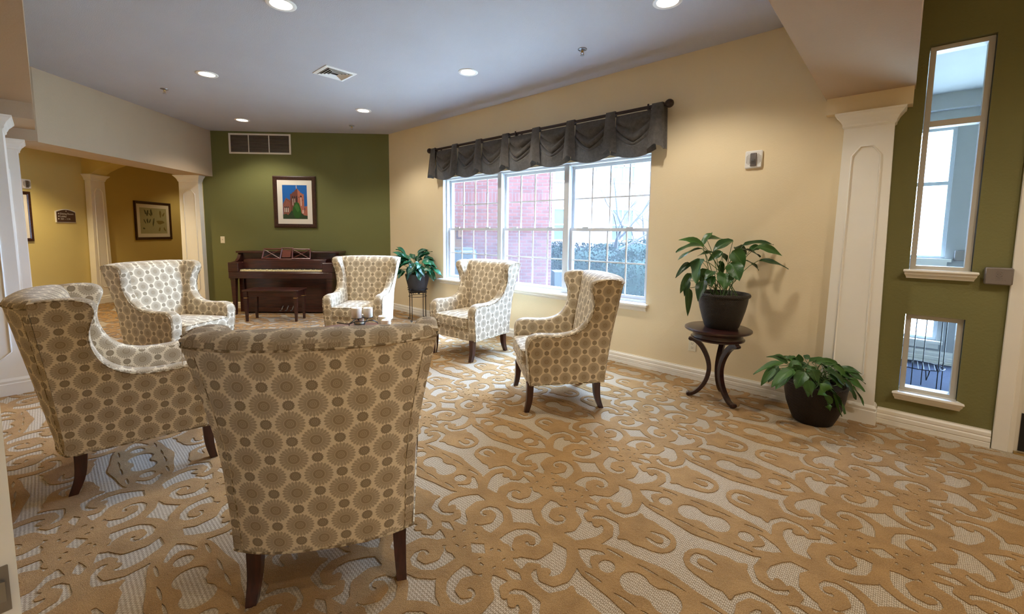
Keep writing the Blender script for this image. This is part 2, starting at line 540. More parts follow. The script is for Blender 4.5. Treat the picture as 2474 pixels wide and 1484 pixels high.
# window wall runs from the corner to the pilaster, green wall goes on beside the door
struct('wall_right', wall_cells(M_R, -6.70, -0.12, NW, NW + .22, -.05, HT, [WIN]), M_YEL, 'cream yellow wall with the wide multi-pane window')
g = wall_cells(M_R, -0.12, 4.6, NG, NG + .16, -.05, HT, [SL1, SL2, (0.60, 1.52, -.05, 2.12)])
struct('wall_front', g, M_GRN2, 'olive green wall with two narrow sidelights by the white door')
struct('wall_back', wall_cells(I4, -4.985, XC + .02, YB, YB + .2, -.05, HT), M_GRN, 'olive green end wall behind the piano')
mb = MB(); mb.box(-7.5, -7.3, -2.2, 12.2, -.05, 2.95)
struct('wall_left', mb, M_HALL, 'yellow hallway wall with the brown direction sign')
mb = MB(); mb.box(-5.0, -4.985, YB, 12.0, -.05, 2.95); mb.box(-7.3, -4.9, 12.0, 12.2, -.05, 2.95)
struct('wall_hall', mb, M_HALL, 'far yellow wall closing the hallway behind the arch')
mb = MB(); mb.box(-7.5, 4.2, -2.4, -2.2, -.05, HT); mb.box(4.0, 4.2, -2.4, 1.9, -.05, HT)
struct('wall_behind', mb, M_YEL, 'cream wall of the lobby behind the viewer')
# floor
INDOOR = [(-7.5, -2.4), (4.2, -2.4), (4.2, 1.85), (-1.68, 7.73), (-1.68, 7.83), (-4.88, 7.83), (-4.88, 12.2), (-7.5, 12.2)]
mb = MB(); mb.prism(INDOOR, -.12, 0.0, 'xy')
FLOOR = struct('floor', mb, M_LOOP, 'gold and beige scroll patterned carpet floor', 'floor')
# ceilings: main wedge between the two beams, lobby to the right, hall to the left
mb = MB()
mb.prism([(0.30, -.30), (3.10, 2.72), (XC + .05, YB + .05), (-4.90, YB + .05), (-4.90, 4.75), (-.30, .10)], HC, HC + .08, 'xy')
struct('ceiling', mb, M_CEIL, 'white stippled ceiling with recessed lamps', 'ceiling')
mb = MB(); mb.prism([(-7.5, -2.4), (-3.2, -2.4), (-.6, -.1), (-4.9, 4.2), (-5.2, 4.9), (-5.2, 7.7), (-4.95, 7.7), (-4.95, 12.2), (-7.5, 12.2)], 2.80, 2.9, 'xy')
struct('ceiling_hall', mb, M_HALL, 'low hallway ceiling left of the soffit', 'ceiling')
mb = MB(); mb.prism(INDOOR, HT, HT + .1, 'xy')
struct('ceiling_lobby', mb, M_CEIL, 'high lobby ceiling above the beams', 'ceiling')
# soffits and beams
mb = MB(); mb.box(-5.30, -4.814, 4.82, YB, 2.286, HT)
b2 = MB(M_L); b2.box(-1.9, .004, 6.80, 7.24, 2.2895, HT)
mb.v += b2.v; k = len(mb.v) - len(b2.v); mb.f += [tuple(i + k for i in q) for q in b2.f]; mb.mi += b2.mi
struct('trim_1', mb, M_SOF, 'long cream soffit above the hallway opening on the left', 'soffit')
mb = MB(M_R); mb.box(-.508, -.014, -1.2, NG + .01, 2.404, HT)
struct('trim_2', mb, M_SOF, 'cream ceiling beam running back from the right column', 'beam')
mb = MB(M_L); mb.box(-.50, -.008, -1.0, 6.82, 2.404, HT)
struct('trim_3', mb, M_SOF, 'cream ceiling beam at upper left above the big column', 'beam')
# header blocks above the two big columns
mb = MB(M_R); mb.box(-.50, -.02, 4.03, NG + .02, 2.286, 2.404)
struct('trim_4', mb, M_YEL, 'cream header block between right column and beam', 'header')
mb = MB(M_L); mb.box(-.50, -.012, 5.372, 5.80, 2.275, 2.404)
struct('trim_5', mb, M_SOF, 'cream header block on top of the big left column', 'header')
# arch over the hallway
mb = MB()
arch = [(-7.3, 2.9), (-7.3, 2.33)]
for k in range(13):
    x = -7.17 + k * (1.50 / 12); arch.append((x, 2.33 + .26 * math.sin(PI * k / 12) ** .8))
arch += [(-5.62, 2.30), (-4.985, 2.30), (-4.985, 2.9)]
mb.prism(arch, 8.0, 8.3)
struct('trim_6', mb, M_HALL, 'shallow arch spanning the hallway', 'arch')

# baseboards -------------------------------------------------------
BPROF = [(0, 0), (-.016, 0), (-.016, .030), (-.013, .034), (-.018, .040), (-.018, .064), (-.013, .072), (-.016, .078), (-.016, .098), (-.008, .110), (-.008, .116), (0, .116)]
def baseboard(name, M, s0, s1, n, label, flip=False):
    mb = MB(M)
    mb.loft([[(s0, n + a, z) for a, z in BPROF], [(s1, n + a, z) for a, z in BPROF]], True, True)
    struct(name, mb, M_TRIM, label, 'baseboard', smooth=25)
baseboard('baseboard_back', I4, -4.985, XC + .01, YB, 'white ridged baseboard under the green end wall')
baseboard('baseboard_right', M_R, -6.69, -.40, NW, 'white ridged baseboard under the window wall')
baseboard('baseboard_front', M_R, -.06, .512, NG, 'white ridged baseboard under the green wall by the door')
M_H = Matrix.Translation((-7.3, 0, 0)) @ Matrix.Rotation(RZ_H, 4, 'Z')
baseboard('baseboard_left', M_H, -2, 12, 0, 'white baseboard along the hallway wall')

# columns ----------------------------------------------------------
def column(name, label, loc, rz, w0, w1, d, h, base_h=.145, panel=True, cut_left=0.0):
    """tapered panelled column: local x width, y into the wall, front face at y=0"""
    c = thing(name, label, 'column', loc, rz, kind='structure')
    mb = MB()
    def ring(w, z, e=0.0): return [(-w/2 - e, -e, z), (w/2 + e, -e, z), (w/2 + e, d + e, z), (-w/2 - e, d + e, z)]
    mb.loft([ring(w0, 0), ring(w1, h)], True, True)
    part('shaft', mb, M_COL, c)
    mb = MB()
    mb.loft([ring(w0, 0, .016), ring(w0, base_h - .045, .016), ring(w0, base_h - .04, .010), ring(w0, base_h - .02, .014), ring(w0, base_h - .012, .010), ring(w0, base_h, .003)], True, True)
    part('base', mb, M_COL, c, smooth=30)
    mb = MB()
    mb.loft([ring(w1, h - .105, .004), ring(w1, h - .095, .012), ring(w1, h - .082, .012), ring(w1, h - .07, .018), ring(w1, h - .05, .026), ring(w1, h - .03, .042), ring(w1, h - .018, .050), ring(w1, h - .014, .056), ring(w1, h, .058)], True, True)
    part('capital', mb, M_COL, c)
    if panel:
        def W(z): return w0 + (w1 - w0) * z / h
        zt, zb = h - .245, .30
        pts = []
        for z, k in ((zt - .065, -1), (zt, -.42), (zt, .42), (zt - .065, 1), (zb + .065, 1), (zb, .42), (zb, -.42), (zb + .065, -1)):
            pts.append((k * W(z) * .285, -.002, z))
        mb = MB()
        mb.tube(pts, .0075, 6, closed=True)
        part('panel_moulding', mb, M_COL, c, smooth=60)
    return c
px, py = wr(-.2435, 4.03)
column('column', 'white panelled column beside the green sidelight wall', (px, py, 0), RZ_R, .333, .277, .10, 2.275)
def wl(s, n): return (s * A2 - n * A2, s * A2 + n * A2)
px, py = wl(-.365, 5.353)
column('column', 'big white panelled column at the left edge', (px, py, 0), RZ_L, .40, .36, .36, 2.274)
px, py = wl(-.312, 6.83)
column('column', 'white column half hidden behind the big left column', (px, py, 0), RZ_L, .36, .33, .30, 2.2885)
column('column', 'white panelled column between hallway and green wall', (-5.155, 7.53, 0), 0, .352, .318, .10, 2.285)
column('column', 'white panelled column on the hallway wall under the arch', (-7.19, 8.17, 0), RZ_H, .34, .275, .10, 2.34)
# ---------------------------------------------------------------- carpet pile (raised golden scrolls)
def carpet():
    UP, VP = 0.298, 0.655
    U0, V0 = 1.498, 1.285
    def field(u, v):
        P = np.stack([u, v], -1)
        def stroke(pts):
            best = np.full(u.shape, -9.0)
            for (x0, y0, r0), (x1, y1, r1) in zip(pts, pts[1:]):
                d = np.array([x1 - x0, y1 - y0]); L = d @ d + 1e-12
                t = np.clip(((u - x0) * d[0] + (v - y0) * d[1]) / L, 0, 1)
                dd = np.hypot(u - x0 - t * d[0], v - y0 - t * d[1])
                best = np.maximum(best, r0 + t * (r1 - r0) - dd)
            return best
        def poly(pts):
            inside = np.zeros(u.shape, bool); dist = np.full(u.shape, 9.0)
            n = len(pts)
            for i in range(n):
                x0, y0 = pts[i]; x1, y1 = pts[(i + 1) % n]
                c = ((y0 > v) != (y1 > v)) & (u < (x1 - x0) * (v - y0) / ((y1 - y0) or 1e-9) + x0)
                inside ^= c
                d = np.array([x1 - x0, y1 - y0]); L = d @ d + 1e-12
                t = np.clip(((u - x0) * d[0] + (v - y0) * d[1]) / L, 0, 1)
                dist = np.minimum(dist, np.hypot(u - x0 - t * d[0], v - y0 - t * d[1]))
            return np.where(inside, dist, -dist)
        def ell(cx, cy, rx, ry): return (1 - np.hypot((u - cx) / rx, (v - cy) / ry)) * min(rx, ry)
        F = stroke([(.20, 0, .022), (.132, .004, .020), (.078, .022, .018), (.036, .072, .016), (.020, .13, .017), (.040, .187, .021), (.092, .214, .027), (.148, .203, .030),
                    (.172, .163, .030), (.166, .122, .026), (.137, .100, .021), (.103, .110, .017), (.094, .135, .013), (.108, .150, .011)])
        F = np.maximum(F, stroke([(0, .14, .022), (0, .22, .034), (0, .30, .030), (.05, .33, .020), (.115, .364, .017), (.172, .372, .018), (.218, .350, .018), (.230, .312, .016), (.210, .285, .015), (.192, .300, .012)]))
        F = np.maximum(F, stroke([(.298, .43, .03), (.297, .35, .018), (.290, .285, .017), (.262, .242, .017), (.222, .232, .016), (.200, .255, .011)]))
        leaf = poly([(.298, -.01), (.193, -.01), (.198, .03), (.205, .06), (.196, .085), (.205, .105), (.222, .112), (.198, .140), (.194, .165), (.220, .160), (.240, .138), (.250, .165), (.268, .235), (.282, .185), (.298, .150)])
        F = np.maximum(F, leaf)
        mass = poly([(.31, .36), (.262, .385), (.215, .415), (.182, .418), (.205, .45), (.198, .49), (.212, .53), (.216, .565), (.232, .60), (.262, .622), (.31, .632)])
        F = np.maximum(F, mass)
        med = poly([(-.01, .295), (.03, .318), (.075, .360), (.104, .41), (.116, .47), (.124, .54), (.140, .61), (.150, .67), (-.01, .67)])
        F = np.maximum(F, med)
        cut = [.037 - (np.abs(u - .298) * 1.0 + v * .78), ell(.262, .048, .011, .006), ell(.245, .078, .006, .013), ell(.268, .128, .012, .006),
               poly([(0, .322), (.030, .352), (.060, .410), (.054, .434), (.022, .398), (0, .388), (-.02, .39), (-.02, .322)]),
               ell(0, .466, .036, .034), ell(0, .592, .060, .058), .040 - np.maximum(np.abs(u), np.abs(v - .64) - .03),
               ell(.088, .455, .007, .045), ell(.098, .60, .006, .05),
               stroke([(.272, .515, .008), (.262, .560, .013), (.272, .588, .015), (.310, .598, .013)])]
        F = F + .0045
        for c in cut: F = np.minimum(F, -c)
        return F
    def tile(nu, nv, zt, skirt):
        us = np.linspace(-UP, UP, 2 * nu + 1); vs = np.linspace(-VP, VP, 2 * nv + 1)
        UU, VV = np.meshgrid(us, vs, indexing='ij')
        F = field(np.abs(UU), np.abs(VV))
        V = []; Fc = []; S = []
        for j in range(2 * nv):
            run = None
            for i in range(2 * nu + 1):
                full = False
                if i < 2 * nu:
                    f = (F[i, j], F[i + 1, j], F[i + 1, j + 1], F[i, j + 1])
                    pos = sum(q > 0 for q in f)
                    full = pos == 4
                if full and run is not None and i - run < 8: continue
                if run is not None:
                    k = len(V); V += [(us[run], vs[j]), (us[i], vs[j]), (us[i], vs[j + 1]), (us[run], vs[j + 1])]; Fc.append((k, k+1, k+2, k+3)); run = None
                if i == 2 * nu: continue
                if full: run = i; continue
                if pos == 0: continue
                c = [(us[i], vs[j]), (us[i+1], vs[j]), (us[i+1], vs[j+1]), (us[i], vs[j+1])]
                out = []; cutp = []
                for a in range(4):
                    b = (a + 1) % 4
                    if f[a] > 0: out.append(c[a])
                    if (f[a] > 0) != (f[b] > 0):
                        t = f[a] / (f[a] - f[b]); q = (c[a][0] + t * (c[b][0] - c[a][0]), c[a][1] + t * (c[b][1] - c[a][1]))
                        out.append(q); cutp.append((q, f[a] > 0))
                k = len(V); V += out; Fc.append(tuple(range(k, k + len(out))))
                if skirt and len(cutp) == 2:
                    S.append((cutp[0][0], cutp[1][0]) if cutp[0][1] else (cutp[1][0], cutp[0][0]))
        V3 = [(a, b, zt) for a, b in V]
        for a, b in S:
            k = len(V3); V3 += [(a[0], a[1], zt), (b[0], b[1], zt), (b[0], b[1], 0.0), (a[0], a[1], 0.0)]; Fc.append((k, k+1, k+2, k+3))
        return np.array(V3), Fc
    def inroom(x, y):
        n = (x + y) * A2; s = (x - y) * A2
        ok = (n < NW - .02) & (x > -7.27) & (y > .25)
        ok &= (y < YB - .02) | ((x < -5.0) & (y < 11.9))
        ang = np.degrees(np.arctan2(x, y)); return ok & (ang > -58) & (ang < 60)
    for name, nu, nv, zt, sk, lo, hi in (('cut_pile_scroll', 42, 92, .0035, True, 0, 3.6), ('cut_pile_scroll', 24, 52, .0035, True, 3.6, 6.4), ('cut_pile_scroll', 14, 30, .005, False, 6.4, 16)):
        TV, TF = tile(nu, nv, zt, sk)
        lens = np.array([len(f) for f in TF]); flat = np.concatenate([np.array(f) for f in TF])
        starts = np.concatenate([[0], np.cumsum(lens)[:-1]])
        cen = np.add.reduceat(TV[flat][:, :2], starts, axis=0) / lens[:, None]
        AV, AL, AS = [], [], []; nvtx = 0
        for i in range(-25, 26):
            for j in range(-12, 14):
                u0 = U0 + i * 2 * UP; v0 = V0 + j * 2 * VP
                x0, y0 = (u0 - v0) * A2, (u0 + v0) * A2
                d = math.hypot(x0, y0)
                if not (lo <= d < hi): continue
                cx = (cen[:, 0] + u0 - cen[:, 1] - v0) * A2; cy = (cen[:, 0] + u0 + cen[:, 1] + v0) * A2
                keep = inroom(cx, cy)
                if not keep.any(): continue
                m = np.repeat(keep, lens); idx = flat[m]
                used, inv = np.unique(idx, return_inverse=True)
                w = TV[used]; U = w[:, 0] + u0; Vv = w[:, 1] + v0
                AV.append(np.stack([(U - Vv) * A2, (U + Vv) * A2, w[:, 2]], -1)); AL.append(inv + nvtx); AS.append(lens[keep]); nvtx += len(used)
        if not AV: continue
        AV = np.concatenate(AV); AL = np.concatenate(AL); AS = np.concatenate(AS)
        me = bpy.data.meshes.new(name)
        me.vertices.add(len(AV)); me.vertices.foreach_set('co', AV.ravel())
        me.loops.add(len(AL)); me.loops.foreach_set('vertex_index', AL.astype(np.int32))
        me.polygons.add(len(AS)); me.polygons.foreach_set('loop_start', np.concatenate([[0], np.cumsum(AS)[:-1]]).astype(np.int32))
        me.update(calc_edges=True); me.materials.append(M_PILE)
        link(name, me, FLOOR, kind='stuff')
carpet()

# ---------------------------------------------------------------- wing chairs
def lerp_tab(tab, q):
    for (a, b) in zip(tab, tab[1:]):
        if q <= b[0]:
            t = (q - a[0]) / (b[0] - a[0] + 1e-12); return tuple(x + (y - x) * t for x, y in zip(a[1:], b[1:]))
    return tab[-1][1:]
def catmull(P, n):
    P = [Vector(p) for p in P]; out = []
    for i in range(len(P) - 1):
        p0 = P[max(i - 1, 0)]; p1 = P[i]; p2 = P[i + 1]; p3 = P[min(i + 2, len(P) - 1)]
        for k in range(n):
            t = k / n
            out.append(.5 * ((2 * p1) + (p2 - p0) * t + (2 * p0 - 5 * p1 + 4 * p2 - p3) * t * t + (3 * p1 - p0 - 3 * p2 + p3) * t ** 3))
    out.append(P[-1]); return out
RUNGS = [  # (s, z) of the upper/front edge, (s, z) of the base/rear edge, thickness
    ((.028, .225), (.075, .225), .098), ((.018, .330), (.100, .225), .100), ((.006, .460), (.130, .225), .102), ((.002, .540), (.160, .225), .104), ((.020, .592), (.195, .225), .104),
    ((.062, .616), (.230, .225), .102), ((.125, .622), (.270, .225), .100), ((.210, .617), (.320, .225), .098), ((.300, .620), (.380, .225), .096), ((.375, .638), (.440, .225), .094),
    ((.432, .672), (.520, .225), .092), ((.474, .724), (.642, .228), .090), ((.500, .790), (.656, .310), .088), ((.508, .850), (.676, .430), .088), ((.500, .905), (.697, .560), .088),
    ((.482, .955), (.716, .670), .088), ((.474, .992), (.732, .770), .086), ((.490, 1.026), (.747, .860), .084), ((.535, 1.044), (.758, .930), .080), ((.610, 1.048), (.767, .980), .074),
    ((.690, 1.044), (.772, 1.005), .066), ((.776, 1.034), (.7765, 1.022), .056)]
def xo(s, z):
    b = .338 + (.314 - .338) * min(1, max(0, s / .64))
    return b + .040 * max(0, z - .2) + .178 * max(0, z - .60) ** 1.15
_sq = lambda q: q if q <= .6 else q - (q - .6) * .4
RUNGS = [((_sq(t[0]), t[1]), (_sq(b[0]), b[1]), th) for t, b, th in RUNGS]
def srear(z): return .625 + (z - .228) * .102
BULGE = .125
def chair_meshes():
    R = {}
    T = catmull([(t[0], t[1], th) for t, b, th in RUNGS], 3); B = catmull([(b[0], b[1], 0) for t, b, th in RUNGS], 3)
    for sgn in (1, -1):
        mb = MB(); rows = []; pip = []
        for t, b in zip(T, B):
            th = t.z; e = Vector((t.x - b.x, t.y - b.y)); L = e.length; e.normalize()
            r = min(th / 2, L * .48); ring = []
            def P(d, off):
                s = b.x + e.x * d; z = b.y + e.y * d
                return (sgn * (xo(s, z) - off), .31 - s, z)
            for k in range(5): ring.append(P((L - r) * k / 5, 0))
            for k in range(11):
                ph = PI * k / 10
                ring.append(P(L - r + r * math.sin(ph) ** .62, th / 2 * (1 - math.copysign(abs(math.cos(ph)) ** .75, math.cos(ph)))))
            for k in range(4, -1, -1): ring.append(P((L - r) * k / 5, th))
            rows.append(ring); pip.append(P(L - r * .40, -.003))
        mb.grid(rows); mb.face([mb.vert(p) for p in rows[0]]); mb.face([mb.vert(p) for p in rows[-1]])
        R['wing_arm', sgn] = mb.mesh('wing_arm', M_FAB, 50, True)
        mb = MB(); mb.tube(pip[:-2], .0042, 5); R['piping', sgn] = mb.mesh('piping', M_PIP, 60)
    # outer back
    def yb(x, w, z): return .31 - srear(z) - (BULGE * (.48 + .52 * (z - .2) / .83)) * (1 - abs(x / w) ** 2.6)
    mb = MB(); rows = []; N = 28
    zs = [.225, .3, .42, .54, .66, .76, .85, .93, .985, 1.006]
    def xs(w): return [w * math.sin(PI / 2 * (-1 + 2 * k / N)) for k in range(N + 1)]
    for z in zs:
        w = xo(srear(z), z); rows.append([(x, yb(x, w, z), z) for x in xs(w)])
    mb.grid(rows); R['back_panel'] = mb.mesh('back_panel', M_FAB, 50, True)
    mb = MB(); w = xo(srear(1.006), 1.006); mb.tube([(x, yb(x, w, 1.006) - .003, 1.008) for x in xs(w)], .0045, 5)
    for sg in (1, -1):
        pts = []
        for z in zs[:-1]:
            w = xo(srear(z), z); x = w * .90; pts.append((sg * x, yb(x, w, z) - .0008, z))
        mb.tube(pts, .0016, 4)
    R['back_piping'] = mb.mesh('piping', M_PIP, 60)
    # inner back cushion and rolled crest
    prof = catmull([(s, z, k) for s, z, k in ((.505, .40, 0), (.515, .50, 0), (.535, .62, 0), (.562, .76, 0), (.590, .89, .05), (.606, .965, .1), (.618, 1.012, .2), (.645, 1.044, .4), (.685, 1.056, .65), (.728, 1.052, .85), (.760, 1.034, .97), (.7755, 1.012, 1), (.776, 1.004, 1))], 3)
    mb = MB(); rows = []
    for p in prof:
        w = xo(p.x, p.y); wi = w - .080 + .075 * p.z
        row = []
        for k in range(N + 1):
            x = wi * math.sin(PI / 2 * (-1 + 2 * k / N))
            y = .31 - _sq(p.x) - p.z * (BULGE) * (1 - abs(x / w) ** 2.6)
            y += (1 - p.z) * .016 * math.cos(PI / 2 * x / wi) - (1 - p.z) * .02 * abs(x / wi) ** 8
            row.append((x, y, p.y - .013 * min(1, p.z * 1.5) * abs(x / wi) ** 4))
        e0, e1 = row[0], row[-1]
        row = [(e0[0], e0[1] - .04 * (1 - p.z), e0[2] - .05 * p.z)] + row + [(e1[0], e1[1] - .04 * (1 - p.z), e1[2] - .05 * p.z)]
        rows.append(row)
    mb.grid(rows); R['back_cushion'] = mb.mesh('back_cushion', M_FAB, 60, True)
    # seat base with front rail
    mb = MB(); mb.box(-.262, .262, -.30, .292, .227, .365, .008)
    R['seat_base'] = mb.mesh('seat_base', M_FAB, 30, True)
    mb = MB()
    hem = [(xo(s, .225) + .002, .31 - s, .227) for s in (.03, .2, .4, .6, .624)]
    w = xo(srear(.225), .225); back = [(x, yb(x, w, .225) - .003, .227) for x in reversed(xs(w))]
    mb.tube(hem + back[1:-1] + [(-p[0], p[1], p[2]) for p in reversed(hem)], .0042, 5)
    R['hem_piping'] = mb.mesh('piping', M_PIP, 60)
    # seat cushion
    def rr(hx, y0, y1, r, z, crown=0):
        pts = []
        for cx, cy, a in ((hx - r, y1 - r, 0), (-hx + r, y1 - r, 90), (-hx + r, y0 + r, 180), (hx - r, y0 + r, 270)):
            for k in range(5):
                t = math.radians(a + 90 * k / 4); pts.append((cx + r * math.cos(t), cy + r * math.sin(t), z))
        return pts
    mb = MB(); hx = .246; y0, y1 = -.22, .325
    lo = [(.03, .358), (.006, .362), (0, .372), (-.004, .418), (0, .464), (.006, .472), (.03, .480), (.07, .489), (.13, .495), (.2, .498)]
    mb.loft([rr(hx - e, y0 + e, y1 - e, max(.004, .035 - e * .1), z) for e, z in lo], True, True)
    R['seat_cushion'] = mb.mesh('seat_cushion', M_FAB, 50, True)
    mb = MB()
    for z in (.468, .367): mb.tube(rr(hx + .001, y0, y1 + .001, .035, z), .004, 5, closed=True)
    R['cushion_piping'] = mb.mesh('piping', M_PIP, 60)
    # legs
    def leg(top, mid, bot):
        mb = MB(); pts = catmull([top, mid, bot], 4); n = len(pts)
        def sec(i):
            h = .027 - .009 * (i / (n - 1)); return [(-h, -h), (h, -h), (h, h), (-h, h)]
        mb.loft([[(p.x + a, p.y + b, p.z) for a, b in sec(i)] for i, p in enumerate(pts)], True, True)
        return mb.mesh('leg', M_LEG, 40)
    for sg in (1, -1):
        R['leg', sg, 1] = leg((sg * .292, .268, .235), (sg * .292, .272, .10), (sg * .287, .292, 0))
        R['leg', sg, -1] = leg((sg * .262, -.272, .235), (sg * .264, -.280, .10), (sg * .270, -.312, 0))
    return R
CH = chair_meshes()
def make_chair(label, x, y, ang, group='wing chairs around the low table'):
    c = thing('wing_chair', label, 'armchair', (x, y, 0), math.radians(ang - 90), group)
    for sg in (1, -1):
        a = link('wing_arm', CH['wing_arm', sg], c); link('piping', CH['piping', sg], a)
    b = link('back_panel', CH['back_panel'], c); link('piping', CH['back_piping'], b)
    link('back_cushion', CH['back_cushion'], c)
    s = link('seat_base', CH['seat_base'], c); link('piping', CH['hem_piping'], s)
    q = link('seat_cushion', CH['seat_cushion'], c); link('piping', CH['cushion_piping'], q)
    for sg in (1, -1):
        for fr in (1, -1): link('leg', CH['leg', sg, fr], c)
    return c
make_chair('medallion fabric wing chair seen squarely from behind, nearest of the ring', -.684, 1.862, 101.0)
make_chair('medallion fabric wing chair turned sideways beside the big white column', -2.11, 2.606, 39.4)
make_chair('medallion fabric wing chair in front of the hallway opening', -3.16, 4.40, -14)
make_chair('medallion fabric wing chair facing forward in front of the piano', -1.67, 5.40, -91.5)
make_chair('medallion fabric wing chair standing before the left half of the window', -.262, 4.848, -130.9)
make_chair('medallion fabric wing chair in profile before the right end of the window', .525, 3.498, 185.5)
# ---------------------------------------------------------------- big window
win = thing('window_1', 'wide white window of three double-hung units with grilles', 'window', (0, 0, 0), RZ_R, kind='structure')
s0, s1, z0, z1 = WIN
GN = NW + .105
def frame_bars(mb, a0, a1, c0, c1, w, n0, n1):
    mb.box(a0, a1, n0, n1, c0, c0 + w); mb.box(a0, a1, n0, n1, c1 - w, c1)
    mb.box(a0, a0 + w, n0, n1, c0 + w, c1 - w); mb.box(a1 - w, a1, n0, n1, c0 + w, c1 - w)
mb = MB(); frame_bars(mb, s0, s1, z0, z1, .03, NW + .06, NW + .20)
mb.box(s0 - .012, s0 + .006, NW + .002, NW + .2, z0, z1); mb.box(s1 - .006, s1 + .012, NW + .002, NW + .2, z0, z1); mb.box(s0, s1, NW + .002, NW + .2, z1 - .006, z1 + .012)
part('window_frame', mb, M_SASH, win)
mb = MB(); mb.box(s0 - .10, s1 + .03, NW - .055, NW + .12, z0 - .022, z0 + .006, .006)
mb.loft([[(s0 - .075, NW - .03 + a, z0 - .022 + b) for a, b in ((0, 0), (.012, -.018), (.006, -.028), (.03, -.05), (.06, -.05), (.06, 0))],
         [(s1 + .005, NW - .03 + a, z0 - .022 + b) for a, b in ((0, 0), (.012, -.018), (.006, -.028), (.03, -.05), (.06, -.05), (.06, 0))]], True, True)
part('window_sill', mb, M_TRIM, win, smooth=30)
units = [(s0 + .03, -4.085), (-4.015, -2.99), (-2.92, s1 - .03)]
for c in (-4.05, -2.955):
    mb = MB(); mb.box(c - .035, c + .035, NW + .05, NW + .19, z0 + .02, z1 - .02); part('mullion', mb, M_SASH, win)
ZM = 1.425
pane_cache = {}
for (a0, a1) in units:
    for (c0, c1, gn, low) in ((z0 + .03, ZM + .018, GN, True), (ZM - .018, z1 - .03, GN + .035, False)):
        mb = MB(); frame_bars(mb, a0, a1, c0, c1, .036, gn - .016, gn + .016)
        if low: mb.box(a0 + .18, a0 + .26, gn - .03, gn - .012, c1 - .004, c1 + .012); mb.box(a1 - .26, a1 - .18, gn - .03, gn - .012, c1 - .004, c1 + .012)
        sa = part('sash', mb, M_SASH, win)
        ia, ib, ja, jb = a0 + .036, a1 - .036, c0 + .036, c1 - .036
        for k in (1, 2, 3):
            x = ia + (ib - ia) * k / 4; mb = MB(); mb.box(x - .008, x + .008, gn - .005, gn + .005, ja, jb); part('muntin', mb, M_SASH, sa)
        zm = (ja + jb) / 2; mb = MB(); mb.box(ia, ib, gn - .0045, gn + .0045, zm - .008, zm + .008); part('muntin', mb, M_SASH, sa)
        for k in range(4):
            for q in range(2):
                xa = ia + (ib - ia) * k / 4; xb = ia + (ib - ia) * (k + 1) / 4; za = ja if q == 0 else zm; zb = zm if q == 0 else jb
                mb = MB(); mb.poly([(xa, gn, za), (xb, gn, za), (xb, gn, zb), (xa, gn, zb)])
                part('pane', mb, M_GLASSL if low else M_GLASS, sa)

# ---------------------------------------------------------------- sidelights and vestibule
def sidelight(name, label, H, rail, sillw):
    w = thing(name, label, 'window', (0, 0, 0), RZ_R, kind='structure')
    a0, a1, c0, c1 = H
    mb = MB(); frame_bars(mb, a0 + .004, a1 - .004, c0, c1 - .004, .030, NG + .035, NG + .12)
    if rail: mb.box(a0 + .03, a1 - .03, NG + .03, NG + .11, rail - .028, rail + .012)
    part('window_frame', mb, M_SIDEFR, w)
    cuts = [c0 + .03] + ([rail - .028, rail + .012] if rail else []) + [c1 - .034]
    for k in range(0, len(cuts), 2):
        mb = MB(); mb.poly([(a0 + .03, NG + .07, cuts[k]), (a1 - .03, NG + .07, cuts[k]), (a1 - .03, NG + .07, cuts[k+1]), (a0 + .03, NG + .07, cuts[k+1])])
        part('pane', mb, M_GLASSS, w)
    mb = MB(); c = (a0 + a1) / 2
    sec = ((0, 0), (.052, 0), (.056, -.012), (.050, -.020), (.044, -.022), (.042, -.034), (.032, -.044), (.026, -.052), (.022, -.062), (0, -.062))
    rings = []
    for e, sx in ((0, -1), (0, 1)):
        rings.append([(c + sx * (sillw / 2 - (.052 - a) * .55), NG - a, c0 + .006 + b) for a, b in sec])
    mb.loft(rings, True, True); mb.box(a0 + .002, a1 - .002, NG - .01, NG + .05, c0 - .01, c0 + .006)
    part('window_sill', mb, M_TRIM, w, smooth=30)
    return w
sidelight('window_2', 'tall narrow sidelight in two lights with a moulded sill', SL1, 2.165, .362)
sidelight('window_3', 'small low sidelight near the floor looking onto a grey mat', SL2, None, .362)
NV = 6.45
FW1 = (-.02, .33, 1.15, 2.53); FW2 = (-.02, .33, .262, .832)
mb = wall_cells(M_R, -.9, 2.2, NV, NV + .15, 0, 2.86, [FW1, FW2, (.62, 1.6, 0, 2.1)])
struct('wall_vestibule', mb, plain('vestibule_white_paint', rgb(176, 176, 174), .7, var=.03), 'pale far wall of the entrance vestibule behind the sidelights')
mb = MB(M_R); mb.box(-.62, -.5, NG + .16, NV, 0, 2.86); mb.box(2.1, 2.2, NG + .16, NV, 0, 2.86)
struct('wall_vestibule_side', mb, bpy.data.materials['vestibule_white_paint'], 'pale side wall of the entrance vestibule')
mb = MB(M_R); mb.box(-.9, 2.2, NG + .16, NV + .1, 2.86, 2.95); mb.box(-.5, 2.1, NV - .09, NV, 2.70, 2.86)
struct('ceiling_vestibule', mb, bpy.data.materials['vestibule_white_paint'], 'white vestibule ceiling with a deep crown', 'ceiling')
mb = MB(M_R); mb.box(-.5, 2.1, NG + .1, NV + .1, -.04, .012)
struct('floor_vestibule', mb, M_VEST, 'blue grey mat flooring of the vestibule', 'floor')
mb = MB(M_R)
mb.loft([[(-.5, NV + a, z * 1.3) for a, z in BPROF], [(.6, NV + a, z * 1.3) for a, z in BPROF]], True, True)
struct('baseboard_vestibule', mb, M_TRIM, 'tall white baseboard at the back of the vestibule', 'baseboard', smooth=25)
